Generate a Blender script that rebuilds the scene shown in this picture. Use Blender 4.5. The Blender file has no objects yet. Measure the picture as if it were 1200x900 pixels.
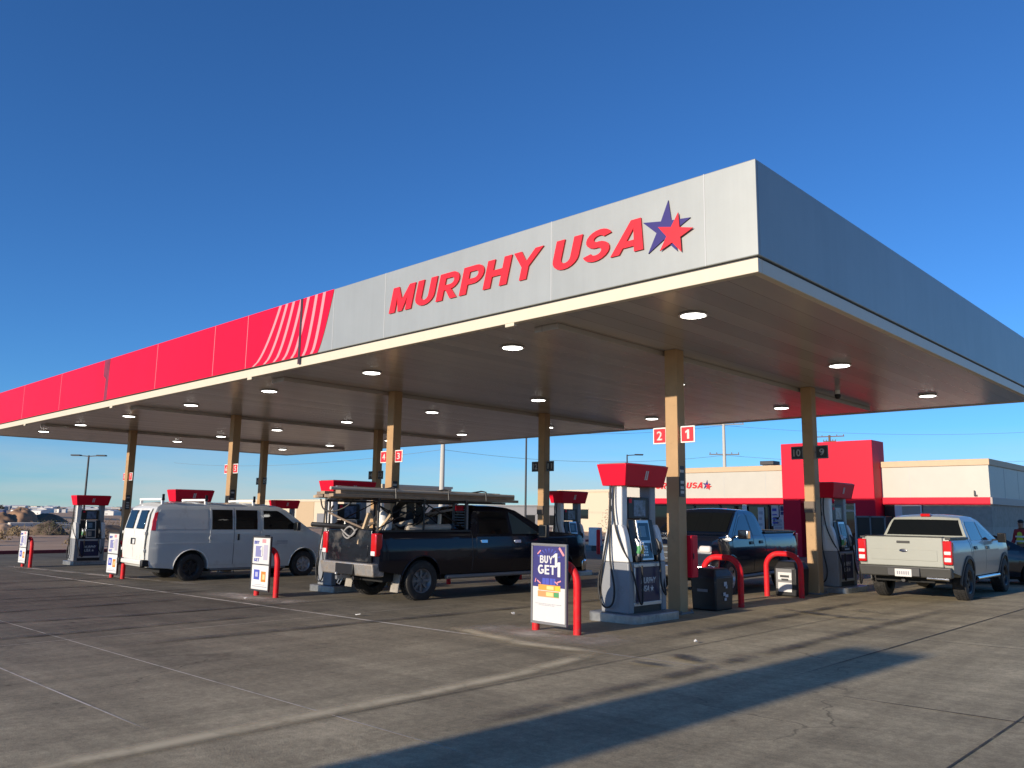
import bpy, bmesh, math, random
from mathutils import Vector, Matrix, Euler
import numpy as np
random.seed(7)
SC = bpy.context.scene
COL = SC.collection
R = math.radians
SLOPE = 0.0155


def gz(x):
    """height of the paving: the forecourt falls gently towards -X"""
    return SLOPE * (min(max(x, -46.0), 4.0) + 8.1)


# ------------------------------------------------------------------ materials
def _nt(name):
    m = bpy.data.materials.new(name)
    m.use_nodes = True
    nt = m.node_tree
    return m, nt, nt.nodes['Principled BSDF']


def mat(name, col, rough=0.5, metal=0.0, var=0.0, scale=6.0, bump=0.0, bscale=40.0, coat=0.0, spec=0.5,
        dirt=None, dirt_amt=0.5, dirt_scale=3.0, detail=6.0, rvar=0.0):
    """paint-like material: base colour with a little mottling, optional dirt patches and bump"""
    m, nt, b = _nt(name)
    N, L = nt.nodes.new, nt.links.new
    c = (col[0], col[1], col[2], 1)
    b.inputs['Base Color'].default_value = c
    b.inputs['Roughness'].default_value = rough
    b.inputs['Metallic'].default_value = metal
    b.inputs['Specular IOR Level'].default_value = spec
    b.inputs['Coat Weight'].default_value = coat
    b.inputs['Coat Roughness'].default_value = 0.05
    if var or dirt or bump or rvar:
        tc = N('ShaderNodeTexCoord')
    last = None
    if var:
        no = N('ShaderNodeTexNoise')
        no.inputs['Scale'].default_value = scale
        no.inputs['Detail'].default_value = detail
        no.inputs['Roughness'].default_value = 0.65
        L(tc.outputs['Object'], no.inputs['Vector'])
        mr = N('ShaderNodeMapRange')
        mr.inputs['From Min'].default_value = 0.25
        mr.inputs['From Max'].default_value = 0.75
        mr.inputs['To Min'].default_value = 1 - var
        mr.inputs['To Max'].default_value = 1 + var
        L(no.outputs['Fac'], mr.inputs['Value'])
        mx = N('ShaderNodeVectorMath')
        mx.operation = 'SCALE'
        mx.inputs[0].default_value = col[:3]
        L(mr.outputs['Result'], mx.inputs['Scale'])
        last = mx.outputs['Vector']
        L(last, b.inputs['Base Color'])
    if dirt:
        no2 = N('ShaderNodeTexNoise')
        no2.inputs['Scale'].default_value = dirt_scale
        no2.inputs['Detail'].default_value = 8
        no2.inputs['Roughness'].default_value = 0.7
        L(tc.outputs['Object'], no2.inputs['Vector'])
        rp = N('ShaderNodeMapRange')
        rp.inputs['From Min'].default_value = 0.62 - 0.25 * dirt_amt
        rp.inputs['From Max'].default_value = 0.82 - 0.2 * dirt_amt
        L(no2.outputs['Fac'], rp.inputs['Value'])
        mi = N('ShaderNodeMix')
        mi.data_type = 'RGBA'
        L(rp.outputs['Result'], mi.inputs['Factor'])
        if last:
            L(last, mi.inputs['A'])
        else:
            mi.inputs['A'].default_value = c
        mi.inputs['B'].default_value = (*dirt, 1)
        L(mi.outputs['Result'], b.inputs['Base Color'])
        r2 = N('ShaderNodeMapRange')
        r2.inputs['To Min'].default_value = rough
        r2.inputs['To Max'].default_value = max(rough, 0.8)
        L(rp.outputs['Result'], r2.inputs['Value'])
        L(r2.outputs['Result'], b.inputs['Roughness'])
    elif rvar:
        no3 = N('ShaderNodeTexNoise')
        no3.inputs['Scale'].default_value = scale * 2
        L(tc.outputs['Object'], no3.inputs['Vector'])
        r3 = N('ShaderNodeMapRange')
        r3.inputs['To Min'].default_value = max(0.02, rough - rvar)
        r3.inputs['To Max'].default_value = rough + rvar
        L(no3.outputs['Fac'], r3.inputs['Value'])
        L(r3.outputs['Result'], b.inputs['Roughness'])
    if bump:
        nb = N('ShaderNodeTexNoise')
        nb.inputs['Scale'].default_value = bscale
        nb.inputs['Detail'].default_value = 5
        L(tc.outputs['Object'], nb.inputs['Vector'])
        bp = N('ShaderNodeBump')
        bp.inputs['Strength'].default_value = bump
        bp.inputs['Distance'].default_value = 0.02
        L(nb.outputs['Fac'], bp.inputs['Height'])
        L(bp.outputs['Normal'], b.inputs['Normal'])
    return m


def emit_mat(name, col, strength):
    m, nt, b = _nt(name)
    b.inputs['Base Color'].default_value = (*col, 1)
    b.inputs['Emission Color'].default_value = (*col, 1)
    b.inputs['Emission Strength'].default_value = strength
    return m


def glass_mat(name, tint=(0.006, 0.008, 0.010), rough=0.03, alpha=0.0):
    """tinted vehicle / shop glass: dark and mirror-like; alpha lets part of the view through"""
    m, nt, b = _nt(name)
    b.inputs['Base Color'].default_value = (*tint, 1)
    b.inputs['Roughness'].default_value = rough
    b.inputs['Specular IOR Level'].default_value = 0.6
    if alpha:
        N, L = nt.nodes.new, nt.links.new
        out = nt.nodes['Material Output']
        tr = N('ShaderNodeBsdfTransparent')
        tr.inputs['Color'].default_value = (0.75, 0.8, 0.8, 1)
        ms = N('ShaderNodeMixShader')
        ms.inputs['Fac'].default_value = alpha
        L(b.outputs['BSDF'], ms.inputs[1])
        L(tr.outputs['BSDF'], ms.inputs[2])
        L(ms.outputs['Shader'], out.inputs['Surface'])
    return m


# ------------------------------------------------------------------ mesh building
class MB:
    def __init__(self):
        self.bm = bmesh.new()

    def quad(self, *pts):
        vs = [self.bm.verts.new(p) for p in pts]
        return self.bm.faces.new(vs)

    def hexa(self, b, t):
        """box from 4 bottom points (ccw from above) and 4 top points"""
        B = [self.bm.verts.new(p) for p in b]
        T = [self.bm.verts.new(p) for p in t]
        f = self.bm.faces.new
        f(B[::-1])
        f(T)
        for i in range(4):
            j = (i + 1) % 4
            f((B[i], B[j], T[j], T[i]))
        return self

    def box(self, x0, x1, y0, y1, z0, z1):
        b = [(x0, y0, z0), (x1, y0, z0), (x1, y1, z0), (x0, y1, z0)]
        return self.hexa(b, [(p[0], p[1], z1) for p in b])

    def obox(self, c, size, rot=(0, 0, 0)):
        M = Matrix.Translation(c) @ Euler(rot).to_matrix().to_4x4()
        sx, sy, sz = [s / 2 for s in size]
        q = [(-sx, -sy), (sx, -sy), (sx, sy), (-sx, sy)]
        return self.hexa([M @ Vector((x, y, -sz)) for x, y in q], [M @ Vector((x, y, sz)) for x, y in q])

    def bar(self, p0, p1, w, h):
        """rectangular bar between two points"""
        p0, p1 = Vector(p0), Vector(p1)
        d = (p1 - p0)
        up = Vector((0, 0, 1)) if abs(d.normalized().z) < 0.95 else Vector((0, 1, 0))
        s = d.cross(up).normalized() * w / 2
        u = s.cross(d).normalized() * h / 2
        return self.hexa([p0 - s - u, p0 + s - u, p1 + s - u, p1 - s - u], [p0 - s + u, p0 + s + u, p1 + s + u, p1 - s + u])

    def tube(self, pts, r, n=10, caps=True, closed=False):
        pts = [Vector(p) for p in pts]
        m = len(pts)
        rr = r if hasattr(r, '__len__') else [r] * m
        rings = []
        ref = None
        for i, p in enumerate(pts):
            if closed:
                d = pts[(i + 1) % m] - pts[i - 1]
            else:
                d = pts[min(i + 1, m - 1)] - pts[max(i - 1, 0)]
            d.normalize()
            if ref is None:
                ref = Vector((0, 0, 1)) if abs(d.z) < 0.9 else Vector((1, 0, 0))
            s = d.cross(ref)
            if s.length < 1e-5:
                s = d.orthogonal()
            s.normalize()
            t = s.cross(d).normalized()
            ref = t
            rings.append([self.bm.verts.new(p + rr[i] * (math.cos(a) * s + math.sin(a) * t))
                          for a in [2 * math.pi * k / n for k in range(n)]])
        rng = range(m) if closed else range(m - 1)
        for i in rng:
            A, Bq = rings[i], rings[(i + 1) % m]
            for k in range(n):
                j = (k + 1) % n
                self.bm.faces.new((A[k], A[j], Bq[j], Bq[k]))
        if caps and not closed:
            self.bm.faces.new(rings[0][::-1])
            self.bm.faces.new(rings[-1])
        return self

    def cyl(self, p0, p1, r0, r1=None, n=16):
        return self.tube([p0, p1], [r0, r0 if r1 is None else r1], n)

    def lathe(self, prof, n=32, M=None, closed=False):
        """profile [(radius, height)] round local Z, then matrix M"""
        M = M or Matrix()
        rings = []
        for r, h in prof:
            if r < 1e-6:
                rings.append([self.bm.verts.new(M @ Vector((0, 0, h)))])
            else:
                rings.append([self.bm.verts.new(M @ Vector((r * math.cos(2 * math.pi * k / n), r * math.sin(2 * math.pi * k / n), h)))
                              for k in range(n)])
        pairs = list(zip(rings[:-1], rings[1:]))
        if closed:
            pairs.append((rings[-1], rings[0]))
        for A, B in pairs:
            for k in range(n):
                j = (k + 1) % n
                a = [A[k], A[j]] if len(A) > 1 else [A[0]]
                b = [B[j], B[k]] if len(B) > 1 else [B[0]]
                if len(a) + len(b) >= 3:
                    self.bm.faces.new(a + b)
        return self

    def prism(self, poly, f0, f1):
        """polygon [(u,v)] swept between mapping functions f0 and f1 -> 3D"""
        A = [self.bm.verts.new(f0(u, v)) for u, v in poly]
        B = [self.bm.verts.new(f1(u, v)) for u, v in poly]
        self.bm.faces.new(A[::-1])
        self.bm.faces.new(B)
        n = len(poly)
        for i in range(n):
            j = (i + 1) % n
            self.bm.faces.new((A[i], A[j], B[j], B[i]))
        return self

    def ball(self, c, r, seg=12, rings=8, s=(1, 1, 1)):
        M = Matrix.Translation(c) @ Matrix.Diagonal((s[0], s[1], s[2], 1))
        bmesh.ops.create_uvsphere(self.bm, u_segments=seg, v_segments=rings, radius=r, matrix=M)
        return self

    def build(self, name, m, parent=None, bevel=0.0, smooth=38, seg=2, recalc=True, mods=None):
        bm = self.bm
        if recalc:
            bmesh.ops.recalc_face_normals(bm, faces=bm.faces)
        me = bpy.data.meshes.new(name)
        bm.to_mesh(me)
        bm.free()
        o = bpy.data.objects.new(name, me)
        COL.objects.link(o)
        if isinstance(m, (list, tuple)):
            for q in m:
                me.materials.append(q)
        else:
            me.materials.append(m)
        if smooth:
            for p in me.polygons:
                p.use_smooth = True
            me.set_sharp_from_angle(angle=R(smooth))
        if bevel:
            bv = o.modifiers.new('bevel', 'BEVEL')
            bv.width = bevel
            bv.segments = seg
            bv.limit_method = 'ANGLE'
            bv.angle_limit = R(40)
            bv.harden_normals = False
        if parent:
            o.parent = parent
        return o


def thing(name, label, cat, loc=(0, 0, 0), rz=0.0, group=None, rot=None):
    o = bpy.data.objects.new(name, None)
    COL.objects.link(o)
    o.location = loc
    o.rotation_euler = rot or (0, 0, rz)
    o.empty_display_size = 0.2
    return tag(o, label, cat, group)


def tag(o, label, cat, group=None):
    o['label'] = label
    o['category'] = cat
    if group:
        o['group'] = group
    return o


def kind(o, k):
    o['kind'] = k
    return o


def copy_tree(o, parent=None):
    c = o.copy()
    COL.objects.link(c)
    c.parent = parent
    for ch in list(o.children):
        copy_tree(ch, c)
    return c


def text(name, s, m, parent, loc, rot, h, w=None, depth=0.01, shear=0.0, fat=0.0, align='CENTER'):
    """flat lettering: mesh scaled so its capitals are h tall and (optionally) the whole word w wide"""
    cu = bpy.data.curves.new('lettering_curve', 'FONT')
    cu.body = s
    cu.size = 1.0
    cu.shear = shear
    cu.offset = fat
    cu.resolution_u = 3
    ob = bpy.data.objects.new('lettering_curve', cu)
    COL.objects.link(ob)
    bpy.context.view_layer.update()
    dg = bpy.context.evaluated_depsgraph_get()
    me = bpy.data.meshes.new_from_object(ob.evaluated_get(dg))
    bpy.data.objects.remove(ob)
    bpy.data.curves.remove(cu)
    xs = [v.co.x for v in me.vertices]
    ys = [v.co.y for v in me.vertices]
    x0, x1, y0, y1 = min(xs), max(xs), min(ys), max(ys)
    sy = h / (y1 - y0)
    sx = w / (x1 - x0) if w else sy
    ox = {'CENTER': (x0 + x1) / 2, 'LEFT': x0, 'RIGHT': x1}[align]
    bm = bmesh.new()
    bm.from_mesh(me)
    for v in bm.verts:
        v.co = Vector(((v.co.x - ox) * sx, (v.co.y - y0) * sy, 0))
    bmesh.ops.remove_doubles(bm, verts=bm.verts, dist=1e-5)
    if depth:
        ge = bmesh.ops.extrude_face_region(bm, geom=bm.faces[:])
        for v in ge['geom']:
            if isinstance(v, bmesh.types.BMVert):
                v.co.z += depth
    bmesh.ops.recalc_face_normals(bm, faces=bm.faces)
    bm.to_mesh(me)
    bm.free()
    me.name = name
    me.materials.clear()
    me.materials.append(m)
    o = bpy.data.objects.new(name, me)
    COL.objects.link(o)
    o.location = loc
    o.rotation_euler = rot
    if parent:
        o.parent = parent
    return o


FRONT = (R(90), 0, 0)          # lettering that faces -Y
EAST = (R(90), 0, R(90))       # lettering that faces +X


def star_pts(cx, cy, r, ri, rot):
    return [(cx + (r if k % 2 == 0 else ri) * math.sin(rot + k * math.pi / 5), cy + (r if k % 2 == 0 else ri) * math.cos(rot + k * math.pi / 5))
            for k in range(10)]


# ------------------------------------------------------------------ colours
M = {}
M['red'] = mat('red_paint', (0.72, 0.006, 0.030), 0.45, var=0.05, scale=2, spec=0.25)
M['red_panel'] = mat('red_fascia', (0.78, 0.006, 0.042), 0.5, var=0.04, scale=0.7, spec=0.15)
M['pink'] = mat('pale_red_stripe', (0.82, 0.30, 0.32), 0.4)
M['red_post'] = mat('red_post_paint', (0.72, 0.014, 0.022), 0.5, spec=0.25, var=0.12, scale=5, dirt=(0.30, 0.07, 0.06), dirt_amt=0.42, dirt_scale=7)
M['fascia'] = mat('grey_fascia', (0.375, 0.392, 0.375), 0.46, metal=0.38, var=0.04, scale=1.2, detail=3, spec=0.5)
M['cream'] = mat('cream_trim', (0.68, 0.60, 0.455), 0.45, var=0.03)
M['seam'] = mat('panel_seam', (0.50, 0.51, 0.51), 0.5)
M['dark_seam'] = mat('dark_seam', (0.05, 0.02, 0.03), 0.6)
M['soffit'] = None
M['tan'] = mat('tan_column', (0.44, 0.272, 0.132), 0.6, var=0.10, scale=3, bump=0.05, dirt=(0.20, 0.13, 0.07), dirt_amt=0.12, dirt_scale=4)
M['navy'] = mat('navy_panel', (0.012, 0.018, 0.065), 0.3)
M['navy_sign'] = mat('navy_sign', (0.04, 0.035, 0.16), 0.45)
M['white'] = mat('white_paint', (0.78, 0.78, 0.76), 0.4, var=0.03)
M['offwhite'] = mat('pump_white', (0.72, 0.71, 0.68), 0.38, var=0.05, scale=4, dirt=(0.5, 0.47, 0.42), dirt_amt=0.2, dirt_scale=5)
M['pump_grey'] = mat('pump_grey', (0.25, 0.26, 0.275), 0.42, var=0.06, scale=5, dirt=(0.20, 0.19, 0.17), dirt_amt=0.25, dirt_scale=6)
M['silver'] = mat('silver', (0.55, 0.56, 0.57), 0.32, metal=0.7, rvar=0.08)
M['galv'] = mat('galvanised', (0.42, 0.42, 0.41), 0.36, metal=0.7, var=0.3, scale=7, dirt=(0.28, 0.26, 0.24), dirt_amt=0.3)
M['black'] = mat('black_plastic', (0.012, 0.012, 0.013), 0.45, rvar=0.1)
M['rubber'] = mat('rubber', (0.016, 0.016, 0.017), 0.62, rvar=0.1)
M['dark'] = mat('dark_metal', (0.035, 0.035, 0.038), 0.5)
M['grey'] = mat('grey_metal', (0.18, 0.18, 0.185), 0.5, var=0.05)
M['yellow'] = mat('yellow_plastic', (0.75, 0.52, 0.05), 0.45)
M['green'] = mat('green_plastic', (0.08, 0.32, 0.12), 0.45)
M['orange'] = mat('orange_print', (0.8, 0.22, 0.04), 0.5)
M['screen'] = mat('screen', (0.025, 0.05, 0.075), 0.12)
M['screen_light'] = mat('screen_print', (0.12, 0.22, 0.30), 0.3, var=0.3, scale=14)
M['digit'] = mat('grey_digit', (0.50, 0.49, 0.46), 0.5)
M['glass'] = glass_mat('dark_glass')
M['glass_blue'] = glass_mat('clear_glass', (0.05, 0.06, 0.065), 0.03, alpha=0.25)
M['chrome'] = mat('chrome', (0.62, 0.62, 0.62), 0.15, metal=1.0, rvar=0.05)
M['dirty_chrome'] = mat('dirty_chrome', (0.55, 0.54, 0.52), 0.3, metal=0.7, dirt=(0.30, 0.25, 0.20), dirt_amt=0.9, dirt_scale=5)
M['tail_red'] = mat('tail_lens_red', (0.55, 0.008, 0.012), 0.12, coat=0.6)
M['tail_white'] = mat('tail_lens_white', (0.75, 0.70, 0.68), 0.15, coat=0.5)
M['poster_white'] = mat('poster_white', (0.64, 0.63, 0.61), 0.5, spec=.3)
M['poster_grey'] = mat('poster_print', (0.40, 0.40, 0.42), 0.5)
M['kerb_red'] = mat('kerb_red', (0.20, 0.03, 0.035), 0.7, var=0.2)

# ------------------------------------------------------------------ special materials
def soffit_mat():
    m, nt, b = _nt('canopy_ceiling')
    N, L = nt.nodes.new, nt.links.new
    b.inputs['Base Color'].default_value = (0.50, 0.45, 0.395, 1)
    b.inputs['Roughness'].default_value = 0.24
    b.inputs['Specular IOR Level'].default_value = 0.6
    tc = N('ShaderNodeTexCoord')
    sep = N('ShaderNodeSeparateXYZ')
    L(tc.outputs['Object'], sep.inputs[0])
    # metal deck pans 0.4 m wide running along Y
    mo = N('ShaderNodeMath'); mo.operation = 'FRACT'
    mu = N('ShaderNodeMath'); mu.operation = 'MULTIPLY'; mu.inputs[1].default_value = 2.5
    L(sep.outputs['X'], mu.inputs[0]); L(mu.outputs[0], mo.inputs[0])
    lt = N('ShaderNodeMath'); lt.operation = 'GREATER_THAN'; lt.inputs[1].default_value = 0.965
    L(mo.outputs[0], lt.inputs[0])
    no = N('ShaderNodeTexNoise'); no.inputs['Scale'].default_value = 0.8; no.inputs['Detail'].default_value = 5
    mp = N('ShaderNodeMapping'); mp.inputs['Scale'].default_value = (2.2, 0.22, 1)
    L(tc.outputs['Object'], mp.inputs[0]); L(mp.outputs[0], no.inputs['Vector'])
    cr = N('ShaderNodeMapRange'); cr.inputs['To Min'].default_value = 0.82; cr.inputs['To Max'].default_value = 1.12
    L(no.outputs['Fac'], cr.inputs['Value'])
    flr = N('ShaderNodeMath'); flr.operation = 'FLOOR'; L(mu.outputs[0], flr.inputs[0])
    wnz = N('ShaderNodeTexWhiteNoise'); wnz.noise_dimensions = '1D'; L(flr.outputs[0], wnz.inputs['W'])
    wr = N('ShaderNodeMapRange'); wr.inputs['To Min'].default_value = 0.90; wr.inputs['To Max'].default_value = 1.08; L(wnz.outputs['Value'], wr.inputs['Value'])
    mm = N('ShaderNodeMath'); mm.operation = 'MULTIPLY'; L(cr.outputs['Result'], mm.inputs[0]); L(wr.outputs['Result'], mm.inputs[1])
    sb = N('ShaderNodeMath'); sb.operation = 'MULTIPLY_ADD'; sb.inputs[1].default_value = -0.42
    L(lt.outputs[0], sb.inputs[0]); L(mm.outputs[0], sb.inputs[2])
    sc = N('ShaderNodeVectorMath'); sc.operation = 'SCALE'; sc.inputs[0].default_value = (0.50, 0.45, 0.395)
    L(sb.outputs[0], sc.inputs['Scale']); L(sc.outputs['Vector'], b.inputs['Base Color'])
    bp = N('ShaderNodeBump'); bp.inputs['Strength'].default_value = 0.35; bp.inputs['Distance'].default_value = 0.02
    ad = N('ShaderNodeMath'); ad.operation = 'ADD'
    L(lt.outputs[0], ad.inputs[0]); L(no.outputs['Fac'], ad.inputs[1])
    L(ad.outputs[0], bp.inputs['Height']); L(bp.outputs['Normal'], b.inputs['Normal'])
    return m


def concrete_mat():
    m, nt, b = _nt('forecourt_concrete')
    N, L = nt.nodes.new, nt.links.new
    tc = N('ShaderNodeTexCoord')

    def noise(scale, detail=6, rough=0.6, vec=None, dist=0.0):
        n = N('ShaderNodeTexNoise')
        n.inputs['Scale'].default_value = scale
        n.inputs['Detail'].default_value = detail
        n.inputs['Roughness'].default_value = rough
        n.inputs['Distortion'].default_value = dist
        L(vec or tc.outputs['Object'], n.inputs['Vector'])
        return n.outputs['Fac']

    def rng(src, a, bb, c, d):
        r = N('ShaderNodeMapRange')
        r.inputs['From Min'].default_value = a
        r.inputs['From Max'].default_value = bb
        r.inputs['To Min'].default_value = c
        r.inputs['To Max'].default_value = d
        L(src, r.inputs['Value'])
        return r.outputs['Result']

    def mul(a, c):
        q = N('ShaderNodeMath'); q.operation = 'MULTIPLY'
        L(a, q.inputs[0]); L(c, q.inputs[1])
        return q.outputs[0]
    big = rng(noise(0.16, 5, 0.6, dist=0.6), 0.3, 0.7, 0.72, 1.18)
    mid = rng(noise(1.1, 7, 0.7, dist=0.4), 0.3, 0.72, 0.80, 1.15)
    fine = rng(noise(14, 8, 0.75), 0.28, 0.72, 0.70, 1.28)
    grain = rng(noise(75, 3, 0.8), 0.25, 0.75, 0.70, 1.30)
    # brushed / drive streaks along the lanes (Y) and across
    mp = N('ShaderNodeMapping'); mp.inputs['Scale'].default_value = (2.2, 0.16, 1); mp.inputs['Rotation'].default_value = (0, 0, R(4))
    L(tc.outputs['Object'], mp.inputs[0])
    st = rng(noise(1.0, 6, 0.65, mp.outputs[0], 0.3), 0.35, 0.7, 1.10, 0.74)
    mp2 = N('ShaderNodeMapping'); mp2.inputs['Scale'].default_value = (0.14, 1.5, 1); mp2.inputs['Rotation'].default_value = (0, 0, R(-9))
    L(tc.outputs['Object'], mp2.inputs[0])
    st2 = rng(noise(1.0, 7, 0.7, mp2.outputs[0], 0.4), 0.35, 0.7, 1.10, 0.72)
    # dried puddle-like oil spots
    spot = rng(noise(0.9, 3, 0.5, dist=1.0), 0.68, 0.78, 1.0, 0.62)
    # every slab was poured and has aged a little differently
    flo = N('ShaderNodeVectorMath'); flo.operation = 'FLOOR'
    mps = N('ShaderNodeMapping'); mps.inputs['Location'].default_value = (0.0, 0.0, 0); mps.inputs['Scale'].default_value = (1 / 4.08, 1 / 4.2, 0)
    ofs = N('ShaderNodeVectorMath'); ofs.operation = 'ADD'; ofs.inputs[1].default_value = (1.85, 0.0, 0)
    L(tc.outputs['Object'], ofs.inputs[0]); L(ofs.outputs[0], mps.inputs[0]); L(mps.outputs[0], flo.inputs[0])
    wn = N('ShaderNodeTexWhiteNoise'); wn.noise_dimensions = '2D'; L(flo.outputs[0], wn.inputs['Vector'])
    slab = rng(wn.outputs['Value'], 0.0, 1.0, 0.90, 1.08)
    big = mul(big, slab)
    # hairline cracks that come and go, and a scatter of dark drip spots
    vo = N('ShaderNodeTexVoronoi'); vo.feature = 'DISTANCE_TO_EDGE'; vo.inputs['Scale'].default_value = 0.42
    nd = N('ShaderNodeTexNoise'); nd.inputs['Scale'].default_value = 1.5; nd.inputs['Detail'].default_value = 4; L(tc.outputs['Object'], nd.inputs['Vector'])
    mixv = N('ShaderNodeMix'); mixv.data_type = 'VECTOR'; mixv.inputs['Factor'].default_value = 0.45
    L(tc.outputs['Object'], mixv.inputs['A']); L(nd.outputs['Color'], mixv.inputs['B']); L(mixv.outputs['Result'], vo.inputs['Vector'])
    ck = rng(vo.outputs['Distance'], 0.0, 0.0035, 1.0, 0.0)
    ckm = rng(noise(0.35, 2), 0.52, 0.60, 0.0, 0.55)
    ckv = rng(mul(ck, ckm), 0.0, 1.0, 1.0, 0.0)
    v2 = N('ShaderNodeTexVoronoi'); v2.inputs['Scale'].default_value = 2.6; L(tc.outputs['Object'], v2.inputs['Vector'])
    dr = rng(v2.outputs['Distance'], 0.05, 0.11, 0.62, 1.0)
    dm = N('ShaderNodeMath'); dm.operation = 'GREATER_THAN'; dm.inputs[1].default_value = 0.80
    sepc = N('ShaderNodeSeparateXYZ'); L(v2.outputs['Color'], sepc.inputs[0]); L(sepc.outputs['X'], dm.inputs[0])
    dmx = N('ShaderNodeMix'); dmx.data_type = 'FLOAT'; dmx.inputs['A'].default_value = 1.0
    L(dm.outputs[0], dmx.inputs['Factor']); L(dr, dmx.inputs['B'])
    spot = mul(spot, mul(ckv, dmx.outputs['Result']))
    v = mul(mul(mul(big, mid), mul(fine, grain)), mul(mul(st, st2), spot))
    # the slabs blend to a darker tone along -X and a paler one by the near corner
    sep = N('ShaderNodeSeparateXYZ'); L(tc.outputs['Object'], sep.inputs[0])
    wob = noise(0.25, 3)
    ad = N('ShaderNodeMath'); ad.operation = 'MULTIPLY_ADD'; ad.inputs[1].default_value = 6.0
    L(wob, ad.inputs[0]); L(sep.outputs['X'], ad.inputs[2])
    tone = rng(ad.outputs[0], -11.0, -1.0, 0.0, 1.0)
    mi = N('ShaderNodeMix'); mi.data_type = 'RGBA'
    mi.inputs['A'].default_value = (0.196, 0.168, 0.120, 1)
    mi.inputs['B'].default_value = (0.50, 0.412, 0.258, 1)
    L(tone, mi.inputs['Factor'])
    sc = N('ShaderNodeVectorMath'); sc.operation = 'SCALE'
    L(mi.outputs['Result'], sc.inputs[0]); L(v, sc.inputs['Scale'])
    L(sc.outputs['Vector'], b.inputs['Base Color'])
    b.inputs['Roughness'].default_value = 0.85
    b.inputs['Specular IOR Level'].default_value = 0.25
    bp = N('ShaderNodeBump'); bp.inputs['Strength'].default_value = 0.45; bp.inputs['Distance'].default_value = 0.012
    L(noise(60, 6, 0.7), bp.inputs['Height']); L(bp.outputs['Normal'], b.inputs['Normal'])
    return m


def streak_mat(name, col, strength, scale=(2.0, 2.0), lo=.36, hi=.62, edge=.25):
    """a worn film on the paving: broken up by noise, fading across its width (UV v)"""
    m, nt, b = _nt(name)
    N, L = nt.nodes.new, nt.links.new
    b.inputs['Base Color'].default_value = (*col, 1)
    b.inputs['Roughness'].default_value = 0.9
    tc = N('ShaderNodeTexCoord')
    uv = N('ShaderNodeSeparateXYZ'); L(tc.outputs['UV'], uv.inputs[0])
    no = N('ShaderNodeTexNoise'); no.inputs['Scale'].default_value = scale[0]; no.inputs['Detail'].default_value = 7; no.inputs['Roughness'].default_value = 0.7
    L(tc.outputs['Object'], no.inputs['Vector'])
    # 1-|2v-1|
    a = N('ShaderNodeMath'); a.operation = 'MULTIPLY_ADD'; a.inputs[1].default_value = 2; a.inputs[2].default_value = -1
    L(uv.outputs['Y'], a.inputs[0])
    ab = N('ShaderNodeMath'); ab.operation = 'ABSOLUTE'; L(a.outputs[0], ab.inputs[0])
    e = N('ShaderNodeMapRange'); e.interpolation_type = 'SMOOTHSTEP'
    e.inputs['From Min'].default_value = 1.0; e.inputs['From Max'].default_value = edge
    L(ab.outputs[0], e.inputs['Value'])
    # fade at ends
    a2 = N('ShaderNodeMath'); a2.operation = 'MULTIPLY_ADD'; a2.inputs[1].default_value = 2; a2.inputs[2].default_value = -1
    L(uv.outputs['X'], a2.inputs[0])
    ab2 = N('ShaderNodeMath'); ab2.operation = 'ABSOLUTE'; L(a2.outputs[0], ab2.inputs[0])
    e2 = N('ShaderNodeMapRange'); e2.inputs['From Min'].default_value = 1.0; e2.inputs['From Max'].default_value = 0.7
    L(ab2.outputs[0], e2.inputs['Value'])
    nr = N('ShaderNodeMapRange'); nr.inputs['From Min'].default_value = lo; nr.inputs['From Max'].default_value = hi
    nr.inputs['To Max'].default_value = strength
    L(no.outputs['Fac'], nr.inputs['Value'])
    p = N('ShaderNodeMath'); p.operation = 'MULTIPLY'; L(e.outputs['Result'], p.inputs[0]); L(nr.outputs['Result'], p.inputs[1])
    p2 = N('ShaderNodeMath'); p2.operation = 'MULTIPLY'; L(p.outputs[0], p2.inputs[0]); L(e2.outputs['Result'], p2.inputs[1])
    tr = N('ShaderNodeBsdfTransparent')
    ms = N('ShaderNodeMixShader')
    L(p2.outputs[0], ms.inputs['Fac']); L(tr.outputs['BSDF'], ms.inputs[1]); L(b.outputs['BSDF'], ms.inputs[2])
    L(ms.outputs['Shader'], nt.nodes['Material Output'].inputs['Surface'])
    return m


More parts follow.
